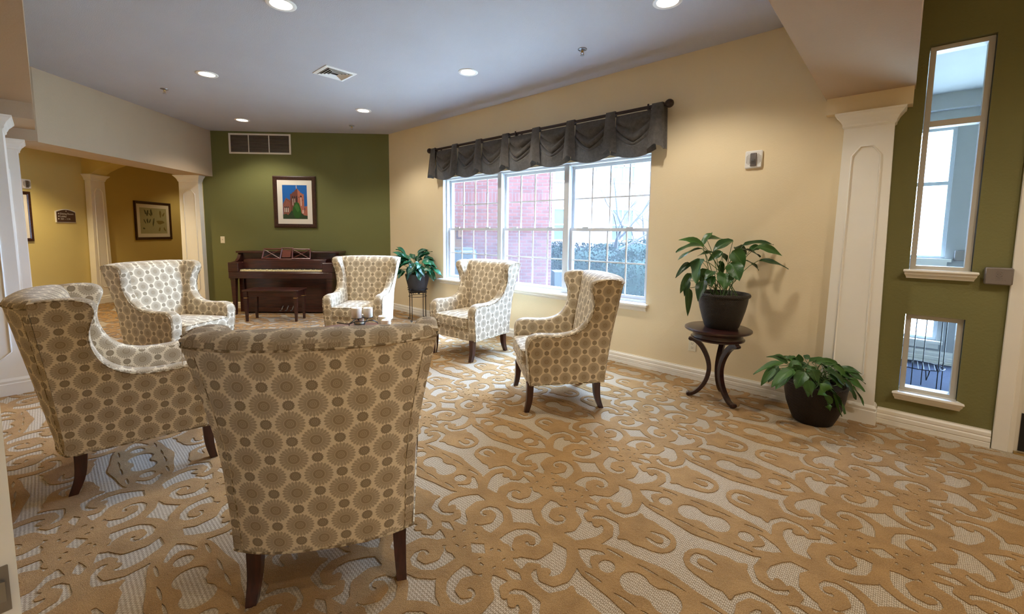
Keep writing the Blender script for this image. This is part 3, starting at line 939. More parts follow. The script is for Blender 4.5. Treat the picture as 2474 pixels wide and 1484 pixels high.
for nm, H, rail, lab in (('window_4', FW1, 1.95, 'outer vestibule sidelight, tall, seen through the inner one'), ('window_5', FW2, None, 'outer vestibule sidelight near the floor behind the wire stand')):
    w = thing(nm, lab, 'window', (0, 0, 0), RZ_R, kind='structure')
    a0, a1, c0, c1 = H
    mb = MB(); frame_bars(mb, a0, a1, c0, c1, .03, NV + .03, NV + .10)
    if rail: mb.box(a0 + .03, a1 - .03, NV + .03, NV + .1, rail - .02, rail + .02)
    part('window_frame', mb, M_SASH, w)
    mb = MB(); mb.poly([(a0 + .03, NV + .06, c0 + .03), (a1 - .03, NV + .06, c0 + .03), (a1 - .03, NV + .06, c1 - .03), (a0 + .03, NV + .06, c1 - .03)]); part('pane', mb, M_GLASSS, w)
    mb = MB(); mb.box(a0 - .04, a1 + .05, NV - .06, NV + .02, c0 - .03, c0); mb.box(a0 - .01, a1 + .02, NV - .03, NV, c0 - .085, c0 - .03); part('window_sill', mb, M_TRIM, w)
# second grey alarm box in the vestibule
def alarm_box(label, s, n, z, emblem=True):
    x, y = wr(s, n)
    b = thing('alarm_box', label, 'alarm', (x, y, z), RZ_R)
    mb = MB(); mb.box(-.062, .062, -.045, 0, -.055, .055, .007); part('housing', mb, M_GREYBOX, b, smooth=40)
    if emblem:
        mb = MB()
        for r, zz, a0, a1 in ((.013, .022, .2, 3.4), (.013, .004, 3.4, 6.6), (.008, .013, 0, 6.28)):
            mb.tube([(r * math.cos(a0 + (a1 - a0) * k / 8), -.0455, zz + r * .6 * math.sin(a0 + (a1 - a0) * k / 8)) for k in range(9)], .0016, 4)
        for k, (w_, zz) in enumerate(((.006, -.014), (.010, -.013), (.006, -.014), (.005, -.026), (.008, -.026), (.009, -.025), (.006, -.027), (.007, -.026))):
            x0 = (-.014, .0, .014)[k] if k < 3 else -.024 + (k - 3) * .013
            mb.tube([(x0 - w_/2, -.0455, zz), (x0, -.0455, zz + .004), (x0 + w_/2, -.0455, zz)], .0012, 4)
        part('embossed_mark', mb, M_GREYBOX, b)
    return b
alarm_box('grey metal exit alarm box by the white door frame', .462, NG, 1.138)
alarm_box('grey alarm box inside the vestibule under its window', .46, NV, 1.19, False)
# wire plant stand in the vestibule
x, y = wr(.17, 5.25)
ws = thing('wire_stand', 'thin wire plant stand on the grey mat behind the low sidelight', 'plant stand', (x, y, .012), RZ_R)
mb = MB()
for k in range(6):
    t = 2 * PI * k / 6 + .3
    mb.tube([(.17 * math.cos(t), .17 * math.sin(t), .0), (.17 * math.cos(t), .17 * math.sin(t), .95)], .004, 5)
part('upright', mb, M_IRON, ws, smooth=60, kind='stuff')
for z in (.22, .93):
    mb = MB(); mb.tube([(.172 * math.cos(2*PI*k/24), .172 * math.sin(2*PI*k/24), z) for k in range(24)], .004, 5, closed=True)
    if z < .5:
        for k in range(-4, 5):
            h = math.sqrt(.172 ** 2 - (k * .036) ** 2); mb.tube([(k * .036, -h, z - .004), (k * .036, h, z - .004)], .0025, 4)
    part('ring_shelf', mb, M_IRON, ws, smooth=60)
for k in range(3):
    t = 2 * PI * k / 3 + .8; c, s_ = math.cos(t), math.sin(t)
    mb = MB(); mb.tube([(.17*c, .17*s_, .22), (.20*c, .20*s_, .14), (.23*c, .23*s_, .19), (.25*c, .25*s_, .24)], .004, 5); part('curled_foot', mb, M_IRON, ws, smooth=60)

# ---------------------------------------------------------------- doors
d = thing('door_1', 'white exit door with black kick plate at the right edge', 'door', (0, 0, 0), RZ_R, kind='structure')
mb = MB(); mb.box(.517, .590, NG - .022, NG, 0, 2.20, .004); mb.box(.590, .612, NG - .008, NG + .14, 0, 2.12); mb.box(1.508, 1.53, NG - .008, NG + .14, 0, 2.12); mb.box(1.53, 1.6, NG - .022, NG, 0, 2.2, .004); mb.box(.59, 1.53, NG - .022, NG, 2.12, 2.2, .004)
part('door_frame', mb, M_TRIM, d)
mb = MB(); mb.box(.614, 1.506, NG + .012, NG + .056, .012, 2.112)
lf = part('door_leaf', mb, M_DOOR, d)
mb = MB(); mb.box(.633, 1.49, NG + .008, NG + .013, .02, .268); part('kick_plate', mb, M_BLACK, lf, label='black kick plate')
mb = MB(); mb.box(.614, 1.506, NG - .02, NG + .012, 0, .012); part('threshold', mb, M_BRASS, d)
mb = MB(); mb.box(.70, 1.42, NG + .009, NG + .013, .62, .628); mb.box(.66, 1.46, NG - .04, NG - .01, .98, 1.04, .008); mb.box(.66, .72, NG - .03, NG + .013, .96, 1.06, .008); mb.box(1.40, 1.46, NG - .03, NG + .013, .96, 1.06, .008)
part('panic_bar', mb, M_STEEL, lf, smooth=30)
# edge of an open door next to the camera
q = Vector((-.604, .532, 0)); e1 = Vector((-.66, -.75, 0)).normalized(); e2 = Vector((-.96, .28, 0)).normalized()
d = thing('door_2', 'edge of an open white door with steel latch plate, at the left margin', 'door', q, 0, kind='structure')
def P(a, b, z): return e1 * a + e2 * b + Vector((0, 0, z))
mb = MB(); mb.loft([[P(0, 0, z), P(.045, 0, z), P(.045, .8, z), P(0, .8, z)] for z in (.01, 2.03)], True, True); lf = part('door_leaf', mb, M_DOORL, d)
mb = MB(); mb.loft([[P(.008, -.002, z), P(.037, -.002, z), P(.037, .001, z), P(.008, .001, z)] for z in (.905, .965)], True, True)
mb.loft([[P(.015, -.010, z), P(.03, -.002, z), P(.03, .0, z), P(.015, .0, z)] for z in (.922, .948)], True, True)
part('latch_plate', mb, M_STEEL, lf, label='steel latch plate')

# ---------------------------------------------------------------- valance and rod
NR = NW - .10
val = thing('window_valance', 'grey brown swagged valance hanging across the top of the window', 'valance', (0, 0, 0), RZ_R)
rod = thing('curtain_rod', 'dark bronze curtain rod with ball finials above the window', 'curtain rod', (0, 0, 0), RZ_R)
ZR = 2.600
mb = MB(); mb.tube([(-5.33, NR, ZR), (-1.76, NR, ZR)], .0165, 12); part('pole', mb, M_BRONZE, rod, smooth=60)
for s in (-5.33, -1.76):
    g = 1 if s > -3 else -1
    mb = MB(); mb.lathe([(.0, -.01), (.018, -.008), (.022, .0), (.022, .008), (.015, .012), (.015, .018), (.026, .026), (.036, .042), (.040, .058), (.036, .076), (.024, .092), (.008, .098), (0, .099)], 20, (0, 0, 0), False, 'x')
    for v in mb.v: v.x = s + g * v.x; v.y += NR; v.z += ZR
    part('finial', mb, M_BRONZE, rod, smooth=60)
for s in (-5.23, -3.62, -1.90):
    mb = MB(); mb.box(s - .008, s + .008, NR - .022, NW, ZR - .03, ZR - .018); mb.box(s - .008, s + .008, NR - .024, NR - .017, ZR - .03, ZR + .026); mb.box(s - .008, s + .008, NR + .017, NR + .024, ZR - .03, ZR + .01); mb.box(s - .015, s + .015, NW - .006, NW, ZR - .06, ZR + .02)
    part('bracket', mb, M_BRONZE, rod)
tabs = [-5.275 + k * (5.275 - 1.81) / 7 for k in range(8)]
rnd = random.Random(4)
for k in range(7):
    a, b = tabs[k] + .05, tabs[k + 1] - .05
    w = b - a; rows = []; NU, NVv = 26, 40
    amp = rnd.uniform(.85, 1.15); sk = rnd.uniform(-.16, .16)
    for j in range(NVv + 1):
        v = j / NVv; row = []
        for i in range(NU + 1):
            u = i / NU
            uc = u + sk * math.sin(PI * u) * .5
            tri = 1 - abs(2 * uc - 1)
            arch_ = (1 - v) * tri ** 1.05 * .6 + (.4 + .6 * v) * (1 - abs(2 * uc - 1) ** 1.8)
            q = min(1, v / .5)
            sag = .165 * math.sin(PI * .5 * min(1, v / .30)) * (1 - .80 * max(0, v - .30) / .70)
            z = ZR - .026 - v * .405 - sag * arch_ + .025 * v * abs(2 * uc - 1) ** 2
            env = (max(0, min(1, v * 12)) * max(0, 1 - v / .56)) ** .7
            fold = env * .044 * amp * (abs(math.sin(v * PI * 6.2)) ** .7 * 2 - 1) * (1 - abs(2 * u - 1) ** 4)
            belly = .050 * math.sin(PI * min(1, v * .95)) * tri ** .7 + .012 * v
            y = NR - .004 - belly - fold + .012 * (1 - tri)
            s = a + w * u
            s += (u - .5) * w * .34 * max(0, v - .25)
            row.append((s, y, z))
        rows.append(row)
    mb = MB(); mb.grid(rows)
    part('swag', mb, M_VAL, val, smooth=70)
for k, s in enumerate(tabs):
    rows = []; top = .052
    for j in range(14):
        v = j / 13; row = []
        hw = top + .035 * v
        for i in range(9):
            u = i / 8 * 2 - 1
            y = NR - .024 - .012 * math.cos(u * PI / 2) - .030 * v * (1 - abs(u)) - .02 * v
            z = ZR + .022 - v * (.425 - .035 * (1 - abs(u)))
            if v < .06: y = NR - .021
            row.append((s + hw * u + .01 * v * (k - 3.5) / 3.5, y, z))
        rows.append(row)
    rows.insert(0, [(s + top * (i / 8 * 2 - 1), NR + .019, ZR - .03) for i in range(9)])
    rows.insert(1, [(s + top * (i / 8 * 2 - 1), NR + .019, ZR + .012) for i in range(9)])
    rows.insert(2, [(s + top * (i / 8 * 2 - 1), NR, ZR + .0225) for i in range(9)])
    mb = MB(); mb.grid(rows); part('tab', mb, M_VAL, val, smooth=70)
# returns to the wall at both ends
for s, g in ((tabs[0] - .05, -1), (tabs[-1] + .05, 1)):
    rows = [[(s + g * .028 * v + g * .012 * math.sin(3 * PI * q), NR - .03 - .04 * v + (NW - NR + .02) * q, ZR - .0 - .41 * v) for q in (0, .12, .25, .4, .55, .7, .85, 1)] for v in (0, .25, .5, .75, 1)]
    mb = MB(); mb.grid(rows); part('side_return', mb, M_VAL, val, smooth=70)

# ---------------------------------------------------------------- outside the window
mb = MB(); mb.box(-14, 26, -6, 44, -.30, -.20)
struct('ground_outside', mb, M_GROUND, 'pale lawn outside the window', 'ground')
BY = 8.72; BX1 = 1.19
wing = thing('wall_exterior', 'red brick wing of the building outside the window', 'wall', (0, 0, 0), kind='structure')
mb = MB(); mb.box(-3.2, BX1 - .004, BY, BY + .2, -.3, 5.2); mb.box(BX1 - .2, BX1 - .004, BY + .2, 14, -.3, 5.2)
part('mortar_bed', mb, M_MORTAR, wing)
ch = .0677
mb = MB(); mb.box(0, .193, -.006, .02, 0, .057); bm_s = mb.mesh('brick', M_BRICK)
mb = MB(); mb.box(0, .057, -.006, .02, 0, .193); bm_v = mb.mesh('brick', M_BRICK)
mb = MB(); mb.box(0, .0925, -.006, .02, 0, .057); bm_h = mb.mesh('brick', M_BRICK)
stuff = MB(); nb = 0
def put_brick(me, x, z, w, h):
    global nb
    if -.95 < x < BX1 and .42 < z < 2.42 and nb < 298:
        o = link('brick', me, wing); o.location = (x, BY, z); nb += 1
    else: stuff.box(x, x + w, BY - .006, BY + .02, z, z + h)
z = -.25; r = 0
while z < 5.0:
    if abs(z - 2.0) < ch / 2:
        x = BX1 - .0
        while x > -3.1:
            x -= ch; put_brick(bm_v, x, z, .057, .193)
        z += 3 * ch; r += 3; continue
    x = BX1
    if r % 2: x -= .1025; put_brick(bm_h, x, z, .0925, .057)
    while x > -3.1:
        x -= .203; put_brick(bm_s, x, z, .193, .057)
    z += ch; r += 1
part('brick_field', stuff, M_BRICK, wing, kind='stuff')
# air conditioner
ac = thing('air_conditioner', 'grey outdoor condenser unit standing before the brick wall', 'condenser', (-.66, 8.22, -.2), 0)
mb = MB(); mb.box(-.33, .33, -.33, .33, 0, 1.24, .03); part('cabinet', mb, M_ACBOX, ac, smooth=40)
mb = MB()
for k in range(15): mb.box(-.30, .16, -.337, -.328, .12 + k * .072, .155 + k * .072)
part('louver_grille', mb, M_ACBOX, ac, kind='stuff')
mb = MB(); mb.box(.20, .31, -.336, -.33, .85, 1.0); part('label_plate', mb, M_WHITEPL, ac)
mb = MB(); mb.lathe([(.27, 1.24), (.27, 1.275), (.24, 1.285), (0, 1.285)], 20); part('fan_guard', mb, M_DARKSLOT, ac, smooth=40)
mb = MB(); mb.box(1.35, 2.0, 9.3, 9.9, -.25, .52); 
cr = solo('wooden_crate', mb, plain('weathered_boards', rgb(34, 36, 40), .9, var=.2), 'low weathered wooden enclosure at the corner of the brick wall', 'enclosure')
# hedges
def hedge(label, x, y, rx, ry, h, seed, n):
    rn = random.Random(seed); t = thing('hedge', label, 'hedge', (x, y, -.2), 0, 'clipped hedges outside the window')
    mb = MB()
    rings = []
    for a, zz in ((1.0, 0), (1.05, h * .35), (1.0, h * .7), (.75, h * .92), (.3, h)):
        rings.append([(rx * .86 * a * math.cos(2*PI*k/14) * (1 + .1 * rn.random()), ry * .86 * a * math.sin(2*PI*k/14) * (1 + .1 * rn.random()), zz * .93) for k in range(14)])
    mb.loft(rings, True, True); part('core', mb, M_HEDGE, t, smooth=80)
    mb = MB()
    for _ in range(n):
        th = rn.uniform(0, 2 * PI); q = rn.random() ** .7
        r = 1.0 if q < .75 else 1.0 - (q - .75) * 2.6
        c = Vector((rx * r * math.cos(th), ry * r * math.sin(th), h * q)) * rn.uniform(.9, 1.06)
        d = Vector((rn.gauss(0, 1), rn.gauss(0, 1), rn.gauss(.4, 1))).normalized(); e = d.cross(Vector((rn.random(), rn.random(), .3))).normalized()
        L = rn.uniform(.03, .055); wv = L * .42
        mb.poly([c - d * L, c + e * wv, c + d * L, c - e * wv])
    part('foliage', mb, M_HEDGE, t, kind='stuff', fix=False)
hedge('rounded hedge nearest the right end of the window', 3.7, 9.6, 1.35, .9, 1.15, 1, 7000)
hedge('rounded hedge left of the nearest one, before the far building', 2.6, 11.6, 1.2, .8, 1.25, 2, 5000)
hedge('long hedge against the far building wall', 5.4, 14.0, 2.2, .8, 1.35, 3, 5000)
hedge('small hedge just past the corner of the brick wing', 1.95, 13.4, .55, .6, 1.25, 4, 2500)
# far building and bare trees
fb = thing('far_building', 'pale brick building across the lawn behind the hedges', 'building', (0, 0, 0))
mb = MB(); mb.box(0.5, 18, 19.0, 20, -.3, 5.6); part('wall', mb, M_FARB, fb)
mb = MB(); mb.prism([(-.2, 5.6), (18.6, 5.6), (18.2, 7.4), (.4, 7.4)], 18.5, 20.5); part('roof', mb, M_PAVE, fb)
for x in (2.6, 5.2, 7.9, 10.6):
    for zz in (1.0, 3.6):
        mb = MB(); frame_bars(mb, x, x + 1.1, zz, zz + 1.5, .08, 18.93, 19.02); mb.box(x + .08, x + 1.02, 18.95, 19.0, zz + .72, zz + .78); mb.box(x + .52, x + .58, 18.95, 19.0, zz + .08, zz + 1.42)
        wdw = part('window', mb, M_SASH, fb)
        mb = MB(); mb.poly([(x + .08, 18.99, zz + .08), (x + 1.02, 18.99, zz + .08), (x + 1.02, 18.99, zz + 1.42), (x + .08, 18.99, zz + 1.42)]); part('pane', mb, plain('far_glass', rgb(40, 44, 52), .4) if 'far_glass' not in bpy.data.materials else bpy.data.materials['far_glass'], wdw)
    mb = MB(); mb.box(x + 1.5, x + 2.5, 18.6, 19.0, .1, .75); part('wall_unit', mb, M_ACBOX, fb)
def tree(label, x, y, h, seed):
    rn = random.Random(seed); mb = MB()
    def grow(p, d, L, r, lev):
        pts = [p]; q = p.copy(); dd = d.copy()
        for k in range(4):
            dd = (dd + Vector((rn.gauss(0, .16), rn.gauss(0, .16), .05))).normalized(); q = q + dd * L / 4; pts.append(q.copy())
        mb.tube(pts, [r * (1 - .16 * k) for k in range(5)], 5 if lev < 2 else 3)
        if lev < 4:
            for k in range(3 if lev else 4):
                ax = Vector((rn.gauss(0, 1), rn.gauss(0, 1), rn.gauss(.15, .5))).normalized()
                grow(pts[rn.choice((2, 3, 4))], (dd * .8 + ax * .75).normalized(), L * .68, r * .5, lev + 1)
    grow(Vector((0, 0, 0)), Vector((.05, 0, 1)), h, .09, 0)
    t = thing('bare_tree', label, 'tree', (x, y, -.2)); part('branches', mb, M_BARK, t, smooth=80)
tree('bare winter tree between the brick wing and the far building', 3.6, 12.75, 2.1, 5)
tree('bare winter tree before the right part of the far building', 5.6, 15.6, 2.3, 8)
# ---------------------------------------------------------------- ceiling lamps, sprinklers, vents
WARM = (1.0, .91, .77)
def downlight(label, x, y, z, power, group='recessed ceiling lamps', col=WARM):
    t = thing('ceiling_lamp', label, 'lamp', (x, y, z), 0, group)
    mb = MB(); mb.lathe([(.074, -.001), (.076, -.006), (.100, -.008), (.104, -.004), (.104, .001)], 28, caps=False); part('trim_ring', mb, M_LAMPTRIM, t, smooth=50)
    mb = MB(); mb.lathe([(.0, -.003), (.075, -.003)], 28, caps=False); part('lens', mb, M_LAMP, t)
    lamp('lamp_light', 'SPOT', (0, 0, -.02), power, col, t, spot_size=math.radians(128), spot_blend=.5, shadow_soft_size=.07)
    return t
PD = 92
for x, y, lab in ((-1.58, 3.39, 'recessed lamp at the top edge above the nearest chairs'), (1.237, 3.176, 'recessed lamp near the window wall at the top edge beside the beam'),
                  (-3.095, 4.903, 'recessed lamp left of the ceiling vent'), (-.277, 4.644, 'recessed lamp right of the ceiling vent before the window'),
                  (-1.818, 6.184, 'recessed lamp near the corner of green wall and window wall'), (-3.843, 6.857, 'recessed lamp nearest the wall grille above the piano')):
    downlight(lab, x, y, HC, PD)
for x, y, z, p, lab in ((-6.3, 3.4, 2.80, 270, 'hallway ceiling lamp by the big left column'), (-6.3, 6.3, 2.80, 230, 'hallway ceiling lamp before the arch'), (-6.3, 10.4, 2.80, 45, 'hallway ceiling lamp beyond the arch'),
                        (2.2, .5, HT, 125, 'lobby ceiling lamp right of the beam'), (.2, -1.0, HT, 235, 'lobby ceiling lamp behind the viewer'), (-2.2, -.9, HT, 235, 'unseen fill lamp added on the lobby ceiling behind the open door'), (3.3, -.2, HT, 150, 'lobby ceiling lamp near the exit door')):  # the lamp behind the open door is unseen, added as fill
    downlight(lab, x, y, z, p, 'lobby and hallway ceiling lamps', (1.0, .80, .46) if x < -5 else WARM)
for x, y, lab in ((.795, 4.014, 'chrome fire sprinkler on the ceiling before the window'), (-3.942, 5.447, 'fire sprinkler on the ceiling near the left soffit'), (-2.268, 7.08, 'small fire sprinkler near the green wall')):
    t = thing('sprinkler', lab, 'sprinkler', (x, y, HC), 0, 'ceiling sprinklers')
    mb = MB(); mb.lathe([(.042, 0), (.040, -.006), (.018, -.012), (.0, -.012)], 18, caps=False); part('escutcheon', mb, M_STEEL, t, smooth=40)
    mb = MB(); mb.lathe([(.010, -.01), (.010, -.022), (.006, -.026), (.006, -.030)], 10); mb.tube([(-.009, 0, -.024), (-.013, 0, -.04), (0, 0, -.052)], .0025, 5); mb.tube([(.009, 0, -.024), (.013, 0, -.04), (0, 0, -.052)], .0025, 5)
    part('body', mb, M_BRASS, t, smooth=50)
    mb = MB(); mb.lathe([(.0, -.052), (.019, -.053), (.019, -.055), (0, -.055)], 12); part('deflector', mb, M_STEEL, t, smooth=40)
v = thing('ceiling_vent', 'square white four-way air vent in the ceiling', 'vent', (-1.696, 4.78, HC), math.radians(45))
mb = MB()
h = .165
mb.loft([[(-h, -h, 0), (h, -h, 0), (h, h, 0), (-h, h, 0)], [(-h, -h, -.006), (h, -h, -.006), (h, h, -.006), (-h, h, -.006)], [(-h + .03, -h + .03, -.012), (h - .03, -h + .03, -.012), (h - .03, h - .03, -.012), (-h + .03, h - .03, -.012)], [(-h + .03, -h + .03, -.002), (h - .03, -h + .03, -.002), (h - .03, h - .03, -.002), (-h + .03, h - .03, -.002)]], True)
part('frame', mb, M_LAMPTRIM, v)
mb = MB(); mb.poly([(-.135, -.135, -.0015), (.135, -.135, -.0015), (.135, .135, -.0015), (-.135, .135, -.0015)]); part('duct_opening', mb, M_DARKSLOT, v)
for rot in range(4):
    M = Matrix.Rotation(rot * PI / 2, 4, 'Z')
    for k in range(4):
        r0 = .128 - k * .026; mb = MB(M)
        w = r0 * .98
        mb.loft([[(x, -r0 + .010, -.003), (x, -r0, -.015), (x, -r0 + .002, -.016), (x, -r0 + .012, -.004)] for x in (-w, w)], True, True)
        part('slat', mb, M_LAMPTRIM, v)
M_LOUV = plain('grey_brown_louvers', rgb(150, 138, 126), .5, var=.05)
g = thing('wall_grille', 'white return air grille high on the green wall', 'vent', (-3.995, YB, 2.845))
gw, gh = .515, .17
mb = MB(); frame_bars(mb, -gw, gw, -gh, gh, .026, -.014, 0); mb.box(-.195, -.183, -.012, 0, -gh + .02, gh - .02); mb.box(.145, .157, -.012, 0, -gh + .02, gh - .02); part('frame', mb, M_TRIM, g)
mb = MB(); mb.box(-gw + .02, gw - .02, -.002, -.0005, -gh + .02, gh - .02); part('duct_opening', mb, M_DARKSLOT, g)
for a, b in ((-gw + .026, -.195), (-.183, .145), (.157, gw - .026)):
    mb = MB()
    for k in range(15):
        z = -gh + .034 + k * .0195; mb.loft([[(x, -.010, z - .006), (x, -.002, z + .004), (x, -.0015, z + .0055), (x, -.011, z - .0045)] for x in (a, b)], True, True)
    part('louvers', mb, M_LOUV, g, kind='stuff')

# ---------------------------------------------------------------- pictures, plates and signs
def picture(name, label, loc, rz, w, h, fw, mw, builder, cat='picture'):
    t = thing(name, label, cat, loc, rz)
    mb = MB()
    sec = [(0, 0), (0, -.022), (.25, -.030), (.6, -.026), (.8, -.020), (1, -.016), (1, 0)]
    rings = []
    for a, y in sec: rings.append([(-w/2 + a*fw, y, -h/2 + a*fw), (w/2 - a*fw, y, -h/2 + a*fw), (w/2 - a*fw, y, h/2 - a*fw), (-w/2 + a*fw, y, h/2 - a*fw)])
    mb.loft(rings, True); part('frame', mb, M_FRAME, t, smooth=20)
    mb = MB(); mb.box(-w/2 + fw * .9, w/2 - fw * .9, -.012, -.004, -h/2 + fw * .9, h/2 - fw * .9); part('mat_board', mb, M_MATB, t)
    builder(t, w - 2 * (fw + mw), h - 2 * (fw + mw))
    return t
def flat(name, col): return plain(name, col, .35, var=.06, nscale=60)
def church(t, w, h):
    cols = {'sky': rgb(24, 98, 176), 'dk': rgb(112, 66, 56), 'lt': rgb(172, 104, 84), 'md': rgb(138, 86, 70), 'wh': rgb(214, 196, 184), 'win': rgb(58, 44, 44), 'tree': rgb(40, 88, 34), 'bush': rgb(46, 66, 44), 'tree2': rgb(66, 112, 50)}
    mats = {k: flat('print_' + k, c) for k, c in cols.items()}
    order = list(mats); mb = MB(); d = [0]
    def pg(k, pts):
        d[0] += 1; mb.cur = order.index(k)
        mb.face([mb.vert(((x - 445) / 550 * w - w/2, -.0122 - d[0] * .00004, (1130 - y) / 720 * h - h/2)) for x, y in pts])
    pg('sky', [(445, 410), (995, 410), (995, 1130), (445, 1130)])
    pg('md', [(452, 812), (525, 680), (640, 752), (640, 1090), (452, 1090)])
    pg('dk', [(616, 600), (660, 590), (662, 572), (716, 545), (718, 522), (752, 505), (756, 488), (784, 484), (792, 1090), (620, 1090)])
    pg('lt', [(784, 484), (800, 505), (808, 525), (832, 535), (840, 566), (880, 580), (886, 596), (924, 600), (932, 1090), (790, 1090)])
    pg('lt', [(932, 862), (995, 850), (995, 1080), (932, 1080)])
    pg('wh', [(755, 412), (764, 412), (766, 486), (752, 486)]); pg('wh', [(745, 440), (775, 446), (775, 454), (745, 448)])
    for x in (655, 700, 745): pg('win', [(x, 660), (x + 10, 640), (x + 24, 640), (x + 32, 660), (x + 32, 770), (x, 770)]); 
    for x in (668, 712): pg('wh', [(x, 700), (x + 12, 690), (x + 14, 840), (x, 840)])
    pg('win', [(838, 640), (856, 626), (876, 640), (878, 668), (838, 668)]); pg('wh', [(848, 668), (866, 668), (870, 850), (850, 850)]); pg('win', [(808, 655), (820, 655), (820, 680), (808, 680)]); pg('win', [(895, 715), (905, 715), (905, 738), (895, 738)])
    pg('wh', [(884, 940), (908, 936), (910, 1010), (880, 1010)]); pg('win', [(934, 890), (946, 890), (946, 945), (934, 945)])
    pg('dk', [(480, 830), (525, 700), (620, 770), (620, 780), (525, 722), (490, 832)])
    for x in (480, 515, 555): pg('win', [(x - 6, 890), (x + 10, 860), (x + 32, 880), (x + 30, 990), (x - 4, 990)]); pg('wh', [(x, 900), (x + 10, 885), (x + 20, 900), (x + 22, 985), (x, 985)])
    pg('bush', [(445, 1040), (520, 1020), (560, 1050), (640, 950), (700, 990), (860, 1000), (920, 1050), (995, 1060), (995, 1130), (445, 1130)])
    pg('tree', [(715, 780), (760, 768), (806, 790), (830, 850), (850, 920), (858, 1000), (840, 1060), (800, 1110), (720, 1110), (680, 1040), (662, 960), (670, 890), (700, 850)])
    pg('tree2', [(700, 860), (760, 800), (800, 860), (820, 930), (780, 990), (740, 930)])
    part('print', mb, list(mats.values()), t, fix=False)
px0, px1, pz0, pz1 = -3.805, -3.082, 1.425, 2.312
picture('framed_picture', 'dark framed photo of a red brick church tower on the green wall', ((px0 + px1) / 2, YB, (pz0 + pz1) / 2), 0, px1 - px0, pz1 - pz0, .068, .085, church)
def sketch(t, w, h):
    mats = [flat('print_green_paper', rgb(170, 168, 132)), flat('print_dark_ink', rgb(84, 86, 62)), flat('print_olive_ink', rgb(128, 116, 66))]
    mb = MB(); rn = random.Random(3)
    mb.face([mb.vert(p) for p in ((-w/2, -.0124, -h/2), (w/2, -.0124, -h/2), (w/2, -.0124, h/2), (-w/2, -.0124, h/2))])
    k = 0
    for cx, cy, rx, ry, m, tilt in ((-.30, .33, .03, .10, 1, .3), (-.22, .30, .03, .13, 1, -.2), (-.08, .33, .035, .12, 1, .1), (-.13, .24, .02, .08, 1, .5), (.26, .28, .035, .12, 2, 0), (.38, .26, .03, .09, 2, -.4),
                                (-.34, -.02, .02, .09, 1, .4), (-.24, 0, .03, .10, 1, 0), (-.15, -.01, .02, .09, 1, -.4), (-.02, -.06, .03, .16, 1, -.15), (.24, -.05, .16, .07, 2, 0), (.20, -.33, .03, .09, 2, -.3), (.40, -.33, .03, .09, 2, .4), (-.38, -.3, .04, .03, 1, 0)):
        k += 1; mb.cur = m
        pts = []
        for q in range(12):
            a = 2 * PI * q / 12; r = 1 + rn.uniform(-.25, .25); x = rx * r * math.cos(a); y = ry * r * math.sin(a)
            pts.append(mb.vert(((cx + x * math.cos(tilt) - y * math.sin(tilt)) * w, -.0126 - k * .00004, (cy + x * math.sin(tilt) + y * math.cos(tilt)) * h)))
        mb.face(pts)
    part('print', mb, mats, t, fix=False)
picture('framed_picture', 'dark framed nature study print on the hallway wall beyond the arch', (-7.3, 9.53, 1.55), RZ_H, .98, .80, .055, .075, sketch)
picture('framed_picture', 'sliver of a dark framed picture beside the big left column', (-7.3, 6.70, 1.555), RZ_H, .80, .775, .05, .07, sketch)
# direction sign
sg = thing('direction_sign', 'brown arched direction sign with white lettering in the hallway', 'sign', (-7.3, 7.635, 1.475), RZ_H)
def archpoly(w, h, rise, n=12): return [(-w/2, 0), (w/2, 0)] + [(w/2 - w * k / n, h - rise + rise * math.sin(PI * k / n)) for k in range(n + 1)]
mb = MB(); mb.prism(archpoly(.335, .225, .04), -.02, 0); part('backing', mb, M_WHITEPL, sg)
mb = MB(); mb.prism([(x, y + .008) for x, y in archpoly(.315, .205, .038)], -.026, -.02); part('face_plate', mb, plain('brown_sign_face', rgb(74, 50, 34), .5), sg)
def text_mesh(body, size, name='lettering'):
    cu = bpy.data.curves.new('txt', 'FONT'); cu.body = body; cu.size = size; cu.resolution_u = 2
    o = bpy.data.objects.new('txt', cu); COL.objects.link(o)
    bpy.context.view_layer.update()
    me = bpy.data.meshes.new_from_object(o.evaluated_get(bpy.context.evaluated_depsgraph_get())); me.name = name
    bpy.data.objects.remove(o); me.materials.clear(); return me
M_LETTER = plain('white_lettering', rgb(226, 220, 204), .5, var=.02)
for k, (body, arrow) in enumerate((('Dining Room', -1), ('Lobby', -1), ('101 - 114', 1))):
    z = .132 - k * .044
    me = text_mesh(body, .043); me.materials.append(M_LETTER)
    o = link('lettering', me, sg); o.rotation_euler = (PI / 2, 0, 0); o.location = (-.105, -.0268, z)
    mb = MB(); a = arrow; mb.prism([(-.13 + a * .014, z + .015), (-.13 - a * .010, z + .028), (-.13 - a * .010, z + .002)], -.0275, -.026); part('arrow', mb, M_LETTER, sg)
mb = MB(); mb.prism([(-.008, .184), (.008, .184), (0, .205)], -.0275, -.026); part('emblem', mb, M_LETTER, sg)

